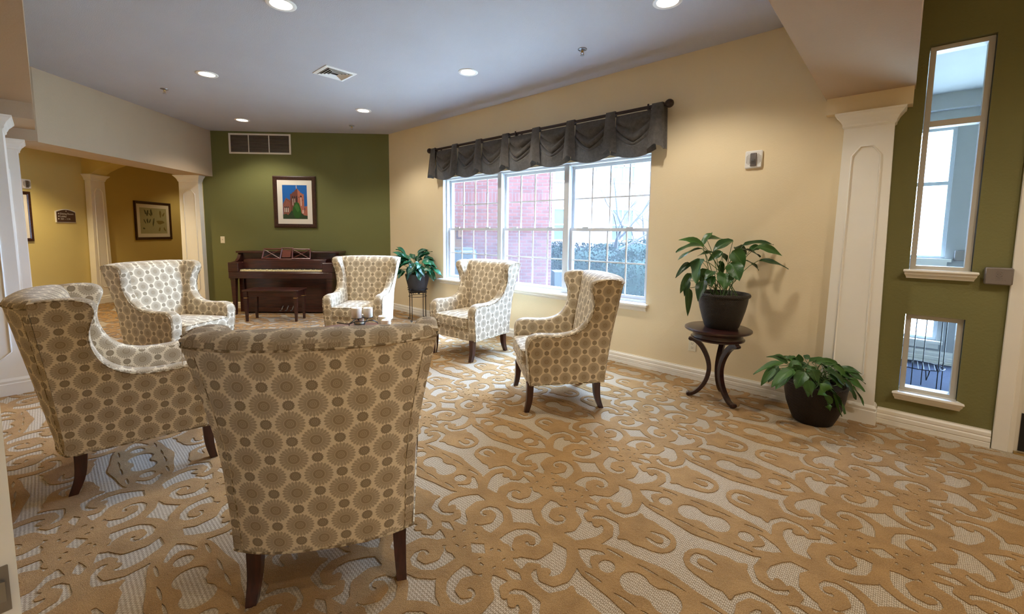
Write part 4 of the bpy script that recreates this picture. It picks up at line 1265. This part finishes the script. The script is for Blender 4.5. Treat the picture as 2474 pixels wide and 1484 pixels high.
def strobe(label, loc, rz):
    t = thing('fire_strobe', label, 'alarm', loc, rz)
    mb = MB(); mb.box(-.066, .066, -.024, 0, -.073, .073, .008); part('housing', mb, M_WHITEPL, t, smooth=40)
    mb = MB()
    for sx in (-1, 1):
        for k in range(5): mb.box(sx * (.030 + k * .006) - .0012, sx * (.030 + k * .006) + .0012, -.0252, -.023, -.045 + abs(k - 1) * .006, .045 - abs(k - 1) * .006)
    part('sounder_slots', mb, plain('grey_slots', rgb(150, 140, 132), .6) if 'grey_slots' not in bpy.data.materials else bpy.data.materials['grey_slots'], t, kind='stuff')
    mb = MB(); mb.box(-.024, .024, -.032, -.022, -.058, .052, .004); part('lens_base', mb, M_GREYBOX, t, smooth=30)
    mb = MB(); mb.box(-.020, .020, -.058, -.030, -.040, .046, .006); part('lens', mb, M_CLEARPL, t, smooth=30)
    mb = MB(); mb.box(-.012, .012, -.05, -.034, -.02, .0, .003); part('flash_tube', mb, M_STEEL, t)
    return t
x, y = wr(-.986, NW)
strobe('white fire alarm strobe on the cream wall right of the window', (x, y, 2.022), RZ_R)
strobe('white fire alarm strobe on the hallway wall above the picture', (-7.3, 7.06, 2.06), RZ_H)
x, y = wr(-1.417, NW)
t = thing('wall_outlet', 'cream electrical outlet low on the wall behind the plant table', 'outlet', (x, y, .330), RZ_R)
mb = MB(); mb.box(-.036, .036, -.006, 0, -.058, .058, .003); part('cover_plate', mb, M_PLASTIC, t, smooth=30)
for z in (-.02, .02):
    mb = MB(); mb.box(-.017, .017, -.008, -.005, z - .015, z + .015, .002); so = part('socket', mb, M_PLASTIC, t)
    mb = MB(); mb.box(-.008, -.0055, -.0085, -.0075, z - .003, z + .009); mb.box(.0055, .008, -.0085, -.0075, z - .003, z + .009); mb.box(-.0025, .0025, -.0085, -.0075, z - .011, z - .006); part('slot', mb, M_DARKSLOT, so)
t = thing('light_switch', 'ivory light switch on the green wall left of the piano', 'switch', (-4.70, YB, 1.205))
mb = MB(); mb.box(-.036, .036, -.006, 0, -.058, .058, .003); part('cover_plate', mb, M_PLASTIC, t, smooth=30)
mb = MB(); mb.box(-.005, .005, -.014, -.005, -.004, .012, .002); part('toggle', mb, plain('tan_toggle', rgb(190, 170, 130), .4), t)

# ---------------------------------------------------------------- piano and bench
pn = thing('piano', 'dark mahogany upright spinet piano against the green wall', 'piano', (-3.435, 0, 0))
PB, PF = 7.60, 7.00
mb = MB(); mb.box(-.70, .70, 7.18, PB, .06, .60); mb.box(-.735, -.66, 7.14, PB, .035, .62, .004); mb.box(.66, .735, 7.14, PB, .035, .62, .004); mb.box(-.70, .70, 7.15, 7.2, .03, .10)
part('lower_case', mb, M_MAHOG, pn, smooth=30)
mb = MB(); mb.box(-.80, .80, 7.33, PB, .60, 1.0, .004)
for sx in (-1, 1):
    mb.prism([(7.60, .60), (7.10, .60), (7.10, .86), (7.20, .875), (7.26, .93), (7.30, .99), (7.60, .99)], sx * .80, sx * .835, 'yzx') if False else None
    pr = [(7.60, .60), (7.10, .60), (7.10, .862), (7.20, .872), (7.255, .915), (7.285, .97), (7.30, .995), (7.60, .995)]
    mb.loft([[(sx * .775, a, b) for a, b in pr], [(sx * .825, a, b) for a, b in pr]], True, True)
part('upper_case', mb, M_MAHOG, pn, smooth=30)
mb = MB(); mb.box(-.845, .845, 7.26, PB + .01, .998, 1.03, .006); part('lid', mb, M_MAHOG, pn, smooth=30)
mb = MB(); mb.box(-.82, .82, PF, 7.45, .60, .70, .006)
for sx in (-1, 1): mb.box(sx * .745 - .082, sx * .745 + .082, PF + .002, 7.20, .70, .858, .008)
part('key_bed', mb, M_MAHOG, pn, smooth=30)
mb = MB(); mb.loft([[(x, 7.15, .742), (x, 7.165, .885), (x, 7.20, .905), (x, 7.34, .905), (x, 7.34, .742)] for x in (-.66, .66)], True, True); mb.loft([[(x, PF + .01, .70), (x, PF + .01, .712), (x, PF + .03, .716), (x, PF + .03, .70)] for x in (-.66, .66)], True, True)
part('fallboard', mb, M_MAHOG, pn)
mb = MB(); mb.box(0, .0225, PF + .03, 7.15, .70, .742, .0015); wk = mb.mesh('white_key', M_IVORY)
mb = MB(); mb.box(-.006, .006, 7.06, 7.15, .742, .754, .002); bk = mb.mesh('black_key', M_BLACK)
kw = 1.30 / 52
for k in range(52):
    o = link('white_key', wk, pn); o.location = (-.65 + k * kw + .001, 0, 0)
    if k < 51 and (k % 7) not in (1, 4):
        o = link('black_key', bk, pn); o.location = (-.65 + (k + 1) * kw, 0, 0)
for sx in (-1, 1):
    mb = MB(); mb.loft([[(sx * .765 + a, PF + .06 + b, z) for a, b in ((-h, -h), (h, -h), (h, h), (-h, h))] for z, h in ((.0, .018), (.02, .020), (.55, .036), (.57, .036), (.575, .042), (.60, .042))], True, True); part('leg', mb, M_MAHOG, pn)
    mb = MB(); mb.box(sx * .765 - .04, sx * .765 + .04, PF + .02, PF + .10, .572, .578); part('brass_band', mb, M_BRASS, pn, label='thin brass band on the leg')
md = [(-.405, .905), (.375, .905)]
mb = MB(); y0, y1 = 7.235, 7.30
def yy(z): return 7.20 + (z - .9) * .35
def bar(a, b, w=.011):
    mb.tube([(a[0], yy(a[1]), a[1]), (b[0], yy(b[1]), b[1])], w, 4)
for sx in (-1, 1):
    bar((sx * .10, .905), (sx * .085, 1.075)); bar((sx * .39, .905), (sx * .375, 1.07)); bar((sx * .09, 1.07), (sx * .38, 1.066)); bar((sx * .1, .912), (sx * .39, .912))
    bar((sx * .10, .915), (sx * .375, 1.06), .006); bar((sx * .09, 1.065), (sx * .385, .915), .006)
bar((-.1, 1.083), (.1, 1.083)); bar((-.1, .905), (.1, .905))
part('music_desk', mb, M_TABLE, pn)
mb = MB(); mb.loft([[(-.07, yy(.935) + d, .935), (.07, yy(.935) + d, .935), (.07, yy(1.06) + d, 1.06), (-.07, yy(1.06) + d, 1.06)] for d in (-.006, .006)], True, True); part('desk_panel', mb, M_TABLE, pn)
for k in range(3):
    x = -.05 + k * .085
    mb = MB(); mb.sweep([(x, 7.155, .13), (x, 7.13, .11), (x, 7.10, .075), (x, 7.06, .068)], [(-.006, -.004), (.006, -.004), (.006, .004), (-.006, .004)]); mb.lathe([(.0, -.004), (.016, -.003), (.016, .005), (0, .006)], 12, (x, 7.055, .066)); part('pedal', mb, M_STEEL, pn, smooth=40)
bn = thing('piano_bench', 'dark mahogany piano bench in front of the piano', 'bench', (-3.34, 6.63, 0))
mb = MB(); mb.box(-.41, .41, -.165, .165, .462, .488, .006); part('seat', mb, M_MAHOG, bn, smooth=30)
mb = MB(); mb.box(-.375, .375, -.14, .14, .385, .462); part('apron', mb, M_MAHOG, bn)
for sx in (-1, 1):
    for sy in (-1, 1):
        mb = MB(); mb.loft([[(sx * .363 + a, sy * .135 + b, z) for a, b in ((-h, -h), (h, -h), (h, h), (-h, h))] for z, h in ((0, .014), (.36, .024), (.462, .024))], True, True); lg = part('leg', mb, M_MAHOG, bn)
        mb = MB(); mb.box(sx * .363 - .0245, sx * .363 + .0245, sy * .135 - .0245, sy * .135 + .0245, .362, .372); part('brass_band', mb, M_BRASS, lg, label='thin brass band on the leg')

# ---------------------------------------------------------------- low table with candles
tb = thing('coffee_table', 'round mahogany low table in the middle of the chairs', 'table', (-1.30, 3.95, 0))
mb = MB(); mb.lathe([(0, .418), (.37, .418), (.40, .424), (.42, .434), (.423, .442), (.418, .449), (.405, .452), (0, .452)], 48, caps=False); part('tabletop', mb, M_TABLE, tb, smooth=40)
mb = MB(); mb.lathe([(.0, .418), (.10, .418), (.09, .38), (.05, .34), (.045, .28), (.06, .2), (.075, .14), (.06, .10), (.0, .09)], 24, caps=False); part('pedestal', mb, M_MAHOG, tb, smooth=50)
for k in range(4):
    a = PI / 4 + k * PI / 2; mb = MB(); pts = catmull([(.04, 0, .14), (.16, 0, .10), (.27, 0, .035), (.33, 0, .018)], 5)
    mb.sweep([(p.x * math.cos(a), p.x * math.sin(a), p.z) for p in pts], [(-.02, -.018), (.02, -.018), (.02, .018), (-.02, .018)]); part('foot', mb, M_MAHOG, tb, smooth=40)
def candle(label, x, y, z, h, r=.049):
    c = thing('pillar_candle', label, 'candle', (x, y, z), 0, 'ivory pillar candles on the low table')
    mb = MB(); mb.lathe([(0, 0), (r - .003, 0), (r, .003), (r, h - .004), (r - .005, h), (r * .55, h - .004), (.012, h - .010), (0, h - .011)], 28, caps=False); part('wax', mb, M_WAX, c, smooth=50)
    mb = MB(); mb.tube([(0, 0, h - .012), (.001, 0, h - .002), (.004, 0, h + .004)], .0015, 5); part('wick', mb, M_DARKSLOT, c)
candle('ivory pillar candle raised highest, left one of the raised pair', -1.342, 4.20, .532, .102)
candle('ivory pillar candle low behind the raised left candle', -1.338, 4.265, .460, .092, .042)
candle('ivory pillar candle on the raised plate right of the tallest one', -1.247, 4.25, .530, .095, .044)
candle('ivory pillar candle standing low at the right of the wire holder', -1.062, 4.10, .460, .112, .045)
candle('ivory pillar candle nearest the viewer, rightmost and low', -1.005, 3.99, .460, .098, .043)
hd = thing('candle_holder', 'black wrought iron branch candle holder on the low table', 'candle holder', (-1.22, 4.12, .452))
def hb(pts, r=.0045):
    mb.tube(catmull([(x + 1.22, y - 4.12, max(z, .458) - .452) for x, y, z in pts], 4), r, 6)
mb = MB()
hb([(-1.50, 4.10, .505), (-1.42, 4.08, .498), (-1.37, 4.06, .500), (-1.31, 4.08, .520), (-1.25, 4.12, .512), (-1.18, 4.16, .516)])
hb([(-1.37, 4.06, .500), (-1.365, 4.04, .48), (-1.365, 4.03, .453)]); hb([(-1.37, 4.06, .500), (-1.34, 4.1, .525), (-1.342, 4.20, .528)])
hb([(-1.245, 4.25, .526), (-1.24, 4.16, .51), (-1.245, 4.11, .48), (-1.25, 4.10, .465), (-1.21, 4.06, .460), (-1.17, 4.04, .455)]); hb([(-1.35, 4.05, .458), (-1.30, 4.06, .457), (-1.27, 4.10, .475), (-1.21, 4.10, .466), (-1.12, 4.08, .456), (-1.03, 4.04, .462), (-.97, 4.02, .470)])
hb([(-1.18, 4.16, .516), (-1.15, 4.2, .49), (-1.13, 4.22, .456)]); hb([(-.98, 4.03, .468), (-.955, 4.04, .485)]); hb([(-.99, 4.03, .466), (-.95, 4.02, .466)]); hb([(-1.40, 4.30, .455), (-1.33, 4.22, .5), (-1.342, 4.2, .528)])
part('branch', mb, M_IRON, hd, smooth=60)
for x, y, z in ((-1.342, 4.20, .529), (-1.247, 4.25, .527), (-1.062, 4.10, .457), (-1.005, 3.99, .457), (-1.338, 4.265, .457)):
    mb = MB(); mb.lathe([(0, 0), (.05, 0), (.053, .003), (.05, .003), (0, .003)], 20, (x + 1.22, y - 4.12, z - .452), caps=False); part('cup_plate', mb, M_IRON, hd, smooth=40)

# ---------------------------------------------------------------- plants
def at(px, py, Y):
    """the point of the plane y = Y that a pixel of the photograph shows"""
    d = _r * ((px - 1237) / FPX) - _u * ((py - PPY) / FPX) + _f
    return Vector((0, 0, CAMZ)) + d * (Y / d.y)
def leaf_obj(parent, base, S, T, w, mat, seed, face=.5):
    rn = random.Random(seed); base, S, T = Vector(base), Vector(S), Vector(T)
    mb = MB(); uvs = []
    ctrl = base.lerp(S, .45) + Vector((0, 0, .25 * (S - base).length)); 
    st = [base * (1-t)**2 + ctrl * 2*t*(1-t) + S * t*t for t in (0, .25, .5, .75, 1)]
    mb.cur = 1; mb.tube(st, [.0035, .003, .003, .0026, .0022], 4)
    L = (T - S).length; c2 = S.lerp(T, .45) + Vector((0, 0, .16 * L)); N = 8
    ax = [S * (1-t)**2 + c2 * 2*t*(1-t) + T * t*t for t in [k / N for k in range(N + 1)]]
    view = Vector((0 - S.x, 0 - S.y, .3)).normalized()
    nrm = (Vector((0, 0, 1)) * (1 - face) + view * face + Vector((rn.gauss(0, .25), rn.gauss(0, .25), rn.gauss(0, .15)))).normalized()
    mb.cur = 0; rows = []; n0 = len(mb.v)
    for k, p in enumerate(ax):
        t = k / N; d = (ax[min(k+1, N)] - ax[max(k-1, 0)]).normalized(); sd = d.cross(nrm)
        if sd.length < .15: sd = d.cross(Vector((0, 0, 1)))
        sd.normalize(); up = sd.cross(d)
        hw = w * .5 * max(.02, t ** .6 * (1 - t) ** .9 / .364)
        wav = .10 * w * math.sin(t * 9 + seed)
        rows.append([p + sd * (hw * u) + up * (abs(u) * hw * .35 + (wav * u if abs(u) > .6 else 0)) for u in (-1, -.5, 0, .5, 1)])
    ids = [[mb.vert(p) for p in r] for r in rows]
    for a, b in zip(ids, ids[1:]):
        for k in range(4): mb.face((a[k], a[k+1], b[k+1], b[k]))
    if parent.location.length: 
        off = Vector(parent.location)
        for v in mb.v: v -= off
    me = mb.mesh('leaf', [mat, M_STALK], 80, fix=False)
    uvl = me.uv_layers.new(name='uv')
    for p in me.polygons:
        for li in p.loop_indices:
            vi = me.loops[li].vertex_index - n0
            uvl.data[li].uv = ((vi % 5) / 4, (vi // 5) / N) if vi >= 0 else (.5, 0)
    return link('leaf', me, parent)
def pot_obj(parent, prof, mat, soil_r, soil_z):
    mb = MB(); mb.lathe(prof, 40, caps=False); part('pot', mb, mat, parent, smooth=45)
    mb = MB(); mb.lathe([(0, soil_z + .012), (soil_r * .6, soil_z + .008), (soil_r, soil_z)], 24, caps=False); part('soil', mb, M_SOIL, parent, smooth=60)
# tall plant on the cherry stool
SX, SY = 1.865, 3.405
st = thing('plant_table', 'round dark cherry plant table on three curved legs', 'table', (SX, SY, 0))
mb = MB(); mb.lathe([(0, .590), (.225, .590), (.248, .594), (.256, .603), (.254, .613), (.240, .620), (0, .620)], 48, caps=False); part('tabletop', mb, M_STOOL, st, smooth=45)
mb = MB(); mb.lathe([(0, .520), (.196, .520), (.205, .526), (.205, .534), (.194, .540), (.190, .552), (.192, .570), (.205, .580), (.212, .590), (0, .590)], 44, caps=False); part('apron', mb, M_STOOL, st, smooth=35)
for a in (153, -74, 41):
    c, s_ = math.cos(math.radians(a)), math.sin(math.radians(a)); mb = MB()
    pts = catmull([(.205, .508), (.170, .500), (.120, .455), (.075, .375), (.052, .290), (.055, .215), (.078, .140), (.118, .075), (.160, .034), (.195, .022)], 4)
    n = len(pts); tang = Vector((-s_, c, 0)); rings = []
    for i, p in enumerate(pts):
        d = (pts[min(i+1, n-1)] - pts[max(i-1, 0)]).normalized(); nn = Vector((-d.y, d.x)); q = i / (n - 1)
        hw = .020 - .004 * abs(q - .5); hh = .022 - .010 * q
        P3 = lambda r, z, t: Vector((r * c, r * s_, z)) + tang * t
        rings.append([P3(p.x + nn.x * b, p.y + nn.y * b, t_) for b, t_ in ((-hh, -hw), (-hh, hw), (0, hw * 1.25), (hh, hw), (hh, -hw), (0, -hw * 1.25))])
    mb.loft(rings, True, True)
    lg = part('leg', mb, M_STOOL, st, smooth=45)
    mb = MB(); mb.lathe([(0, -.026), (.016, -.024), (.020, -.01), (.020, .01), (.016, .024), (0, .026)], 12, (0, 0, 0), False, 'x')
    for v in mb.v:
        x, y, z = v; v.x = (.200) * c + y * c - x * s_; v.y = (.200) * s_ + y * s_ + x * c; v.z = z + .0215
    part('scroll_foot', mb, M_STOOL, lg, smooth=60)
    mb = MB(); mb.lathe([(0, -.024), (.014, -.022), (.014, .022), (0, .024)], 12, (0, 0, 0), False, 'x')
    for v in mb.v:
        x, y, z = v; v.x = .207 * c + y * c - x * s_; v.y = .207 * s_ + y * s_ + x * c; v.z = z + .503
    part('scroll_top', mb, M_STOOL, lg, smooth=60)
PX, PY = 1.895, 3.41
pl = thing('potted_plant', 'tall leafy plant in a woven brown pot on the cherry table', 'plant', (PX, PY, .620))
pot_obj(pl, [(0, 0), (.122, 0), (.130, .010), (.150, .07), (.172, .15), (.185, .215), (.190, .255), (.202, .262), (.206, .275), (.200, .288), (.190, .288), (.180, .275), (.172, .255)], M_POTW, .176, .258)
tall = [((350,160),(168,115),48,0),((335,150),(402,62),46,.1),((330,155),(150,200),46,-.12),((335,175),(162,255),44,-.05),((365,112),(500,122),40,.15),((545,118),(402,200),62,-.05),((540,190),(622,305),84,-.12),((612,152),(842,146),40,.1),((600,180),(735,232),52,-.05),
        ((705,165),(888,224),46,0),((718,258),(928,316),34,-.1),((632,258),(722,325),40,.05),((425,205),(300,225),38,.12),((475,198),(372,262),44,.05),((255,272),(148,376),36,-.08),((318,245),(292,415),92,-.18),((255,345),(180,485),44,-.05),((245,395),(208,505),36,.03),((242,445),(232,640),40,-.05),
        ((345,395),(303,538),60,-.17),((528,275),(588,398),92,-.2),((495,345),(478,455),88,-.16),((365,315),(322,412),60,.02),((445,265),(478,345),40,.1),((470,205),(502,268),36,.14),((415,330),(350,392),50,-.1),((560,165),(640,215),50,.12),((660,190),(760,160),44,.16),((330,260),(230,300),40,.1),((390,360),(395,440),50,-.12),((610,330),(560,400),50,.1)]
S5 = 1541 / 540
for k, (a, b, w, dy) in enumerate(tall):
    S = at(1580 + a[0] / S5, 540 + a[1] / S5, PY + dy * .55); T = at(1580 + b[0] / S5, 540 + b[1] / S5, PY + dy)
    n = (T.x + T.y) * A2
    if n > NW - .03: T -= Vector((A2, A2, 0)) * (n - NW + .03)
    rn = random.Random(k); base = Vector((PX + rn.uniform(-.09, .09), PY + rn.uniform(-.08, .08), .885))
    leaf_obj(pl, base, S, T, w / S5 / 245, (M_LEAFA, M_LEAFB)[k % 3 == 0], 10 + k, .45)
# floor plant
FX, FY = 2.40, 2.985
fp = thing('potted_plant', 'low spreading plant in a dark brown pot on the floor by the column', 'plant', (FX, FY, 0))
pot_obj(fp, [(0, 0), (.118, 0), (.128, .008), (.150, .06), (.178, .14), (.192, .215), (.196, .268), (.200, .285), (.196, .298), (.186, .298), (.180, .28), (.176, .262)], M_POTD, .18, .262)
low = [((940,950),(800,916),42,.08),((900,962),(684,1042),40,0),((835,1000),(737,1120),46,-.1),((885,1010),(785,1098),36,-.02),((965,1005),(838,1148),66,-.16),((1010,960),(995,902),40,.1),((1000,945),(865,955),44,.12),((1070,950),(1195,936),40,.12),((1110,962),(1275,975),46,.05),((1040,1025),(978,1140),66,-.2),((1062,1078),(1062,1198),58,-.22),
       ((1135,1105),(1212,1292),84,-.2),((1165,1095),(1318,1316),76,-.16),((1180,1000),(1272,1110),62,-.1),((1232,985),(1325,1078),50,-.02),((1255,1000),(1446,1006),40,.06),((1322,1018),(1452,1066),38,0),((1335,1075),(1455,1155),44,-.05),((1312,1095),(1392,1216),46,-.1),((1362,1125),(1448,1262),42,-.08),((1150,965),(1205,1030),50,-.06),((965,975),(1005,1070),56,-.14),
       ((1015,965),(930,1010),50,.02),((930,1035),(850,1100),48,-.08),((1090,1010),(1120,1090),56,-.16),((1120,990),(1050,1040),50,-.1),((1210,1040),(1300,1140),56,-.13),((1060,970),(1010,1010),46,.08),((1200,960),(1290,990),44,.1),((980,930),(920,930),36,.14),((1280,1040),(1400,1090),46,-.02),((1040,935),(1075,915),36,.1)]
_rn = random.Random(8)
low += [((a[0] + _rn.uniform(-25, 25), a[1] + _rn.uniform(-25, 15)), (b[0] + _rn.uniform(-35, 35), b[1] + _rn.uniform(-30, 20)), w * _rn.uniform(.8, 1.0), dy + _rn.uniform(-.05, .06)) for a, b, w, dy in low[::2]]
for k, (a, b, w, dy) in enumerate(low):
    dy -= .08 if dy <= -.12 else 0
    S = at(1580 + a[0] / S5, 540 + a[1] / S5, FY + dy * .92); T = at(1580 + b[0] / S5, 540 + b[1] / S5, FY + dy)
    for q in (S, T):
        n = (q.x + q.y) * A2
        if n > 3.99: q -= Vector((A2, A2, 0)) * (n - 3.99)
        q.z = max(q.z, .03)
    rn = random.Random(50 + k); base = Vector((FX + rn.uniform(-.09, .09), FY + rn.uniform(-.08, .08), .268))
    leaf_obj(fp, base, S, T, w / S5 / 270, (M_LEAFB, M_LEAFA)[k % 3 == 0], 60 + k, .45)
# plant on the wrought iron stand in the corner
IX, IY = -1.175, 6.62
fs = thing('iron_plant_stand', 'black wrought iron plant stand with scrolls near the corner', 'plant stand', (IX, IY, 0), math.radians(20))
mb = MB(); mb.tube([(.146 * math.cos(2*PI*k/24), .146 * math.sin(2*PI*k/24), .49) for k in range(24)], .006, 6, closed=True); part('top_ring', mb, M_IRON, fs, smooth=60)
mb = MB(); mb.tube([(.137 * math.cos(2*PI*k/24), .137 * math.sin(2*PI*k/24), .385) for k in range(24)], .004, 6, closed=True); part('lower_ring', mb, M_IRON, fs, smooth=60)
for k in range(4):
    a = PI / 4 + k * PI / 2; c, s_ = math.cos(a), math.sin(a)
    mb = MB(); pts = catmull([(.185, .50), (.168, .515), (.154, .50), (.151, .46), (.147, .38), (.147, .2), (.148, .05), (.15, .008), (.172, .006), (.18, .025), (.168, .035)], 3)
    mb.tube([(p.x * c, p.x * s_, p.y) for p in pts], .006, 6); part('leg', mb, M_IRON, fs, smooth=60)
    mb = MB()
    for sg2 in (-1, 1):
        pts = []
        for q in range(11):
            t = q / 10 * 4.2; r = .03 * (1 - q / 14); pts.append((.140 * math.cos(a + sg2 * (.38 + r * 5 * math.cos(t) - .15)), .140 * math.sin(a + sg2 * (.38 + r * 5 * math.cos(t) - .15)), .437 + r * math.sin(t) * 1.2))
        mb.tube(pts, .0035, 5)
    part('scroll', mb, M_IRON, fs, smooth=60)
ip = thing('potted_plant', 'glossy green plant in a black pot on the iron stand', 'plant', (IX, IY, .455))
pot_obj(ip, [(0, 0), (.118, 0), (.126, .008), (.148, .09), (.170, .18), (.184, .245), (.189, .262), (.186, .275), (.176, .275), (.170, .262), (.166, .245)], M_POTB, .155, .245)
mb = MB(); mb.box(-.12, .12, -.012, .012, .432, .452, .003); mb.box(-.012, .012, -.12, .12, .432, .452, .003); part('cross_bar', mb, M_IRON, fs)
corner = [((210,112),(108,55),34,.05),((215,130),(98,88),36,-.05),((222,150),(108,140),44,-.1),((240,168),(88,165),40,-.14),((205,182),(78,222),40,0),((185,215),(48,315),36,-.05),((165,258),(103,345),32,-.1),((195,268),(138,350),34,-.16),((252,232),(224,366),44,-.2),((302,196),(290,290),50,-.24),((332,245),(346,370),42,-.22),((350,228),(396,322),48,-.2),
          ((440,258),(498,374),44,-.14),((470,250),(588,338),44,-.1),((420,180),(528,240),42,-.05),((390,150),(492,152),44,.05),((335,130),(455,97),44,.1),((340,88),(442,76),34,.12),((295,150),(250,102),40,.14),((372,182),(470,218),46,-.12),((275,188),(180,215),48,-.2),((240,200),(145,198),40,-.1),((410,200),(500,205),40,0),((320,180),(380,150),40,.1),((260,160),(170,120),40,.1),((300,230),(258,280),44,-.24),((395,235),(460,280),44,-.2),((340,190),(330,250),44,-.26)]
_rn = random.Random(7)
corner += [((a[0] + _rn.uniform(-22, 22), a[1] + _rn.uniform(-22, 22)), (b[0] + _rn.uniform(-30, 30), b[1] + _rn.uniform(-30, 30)), w * _rn.uniform(.8, 1.05), dy + _rn.uniform(-.06, .10)) for a, b, w, dy in corner]
for k, (a, b, w, dy) in enumerate(corner):
    S = at(930 + a[0] / 4.2, 590 + a[1] / 4.2, IY + dy * .6); T = at(930 + b[0] / 4.2, 590 + b[1] / 4.2, IY + dy)
    rn = random.Random(90 + k); base = Vector((IX + rn.uniform(-.07, .07), IY + rn.uniform(-.07, .07), .705))
    leaf_obj(ip, base, S, T, w / 4.2 / 105, M_LEAFC, 100 + k, .35)

# daylight portals: help the renderer find the sky through the glass
def portal(s, n, z, w, h):
    l = bpy.data.lights.new('daylight_portal', 'AREA'); l.shape = 'RECTANGLE'; l.size = w; l.size_y = h
    l.cycles.is_portal = True
    o = bpy.data.objects.new('daylight_portal', l); COL.objects.link(o)
    x, y = wr(s, n)
    # area light shines along local -Z: point it into the room
    zax = Vector((A2, A2, 0)); xax = Vector((A2, -A2, 0)); yax = zax.cross(xax)
    o.matrix_world = Matrix(((xax.x, yax.x, zax.x, x), (xax.y, yax.y, zax.y, y), (xax.z, yax.z, zax.z, z), (0, 0, 0, 1)))
portal((WIN[0] + WIN[1]) / 2, NW + .25, (WIN[2] + WIN[3]) / 2, WIN[1] - WIN[0], WIN[3] - WIN[2])
portal(.155, NV + .2, 1.4, .36, 2.3)
portal(1.1, NV + .2, 1.05, .98, 2.1)
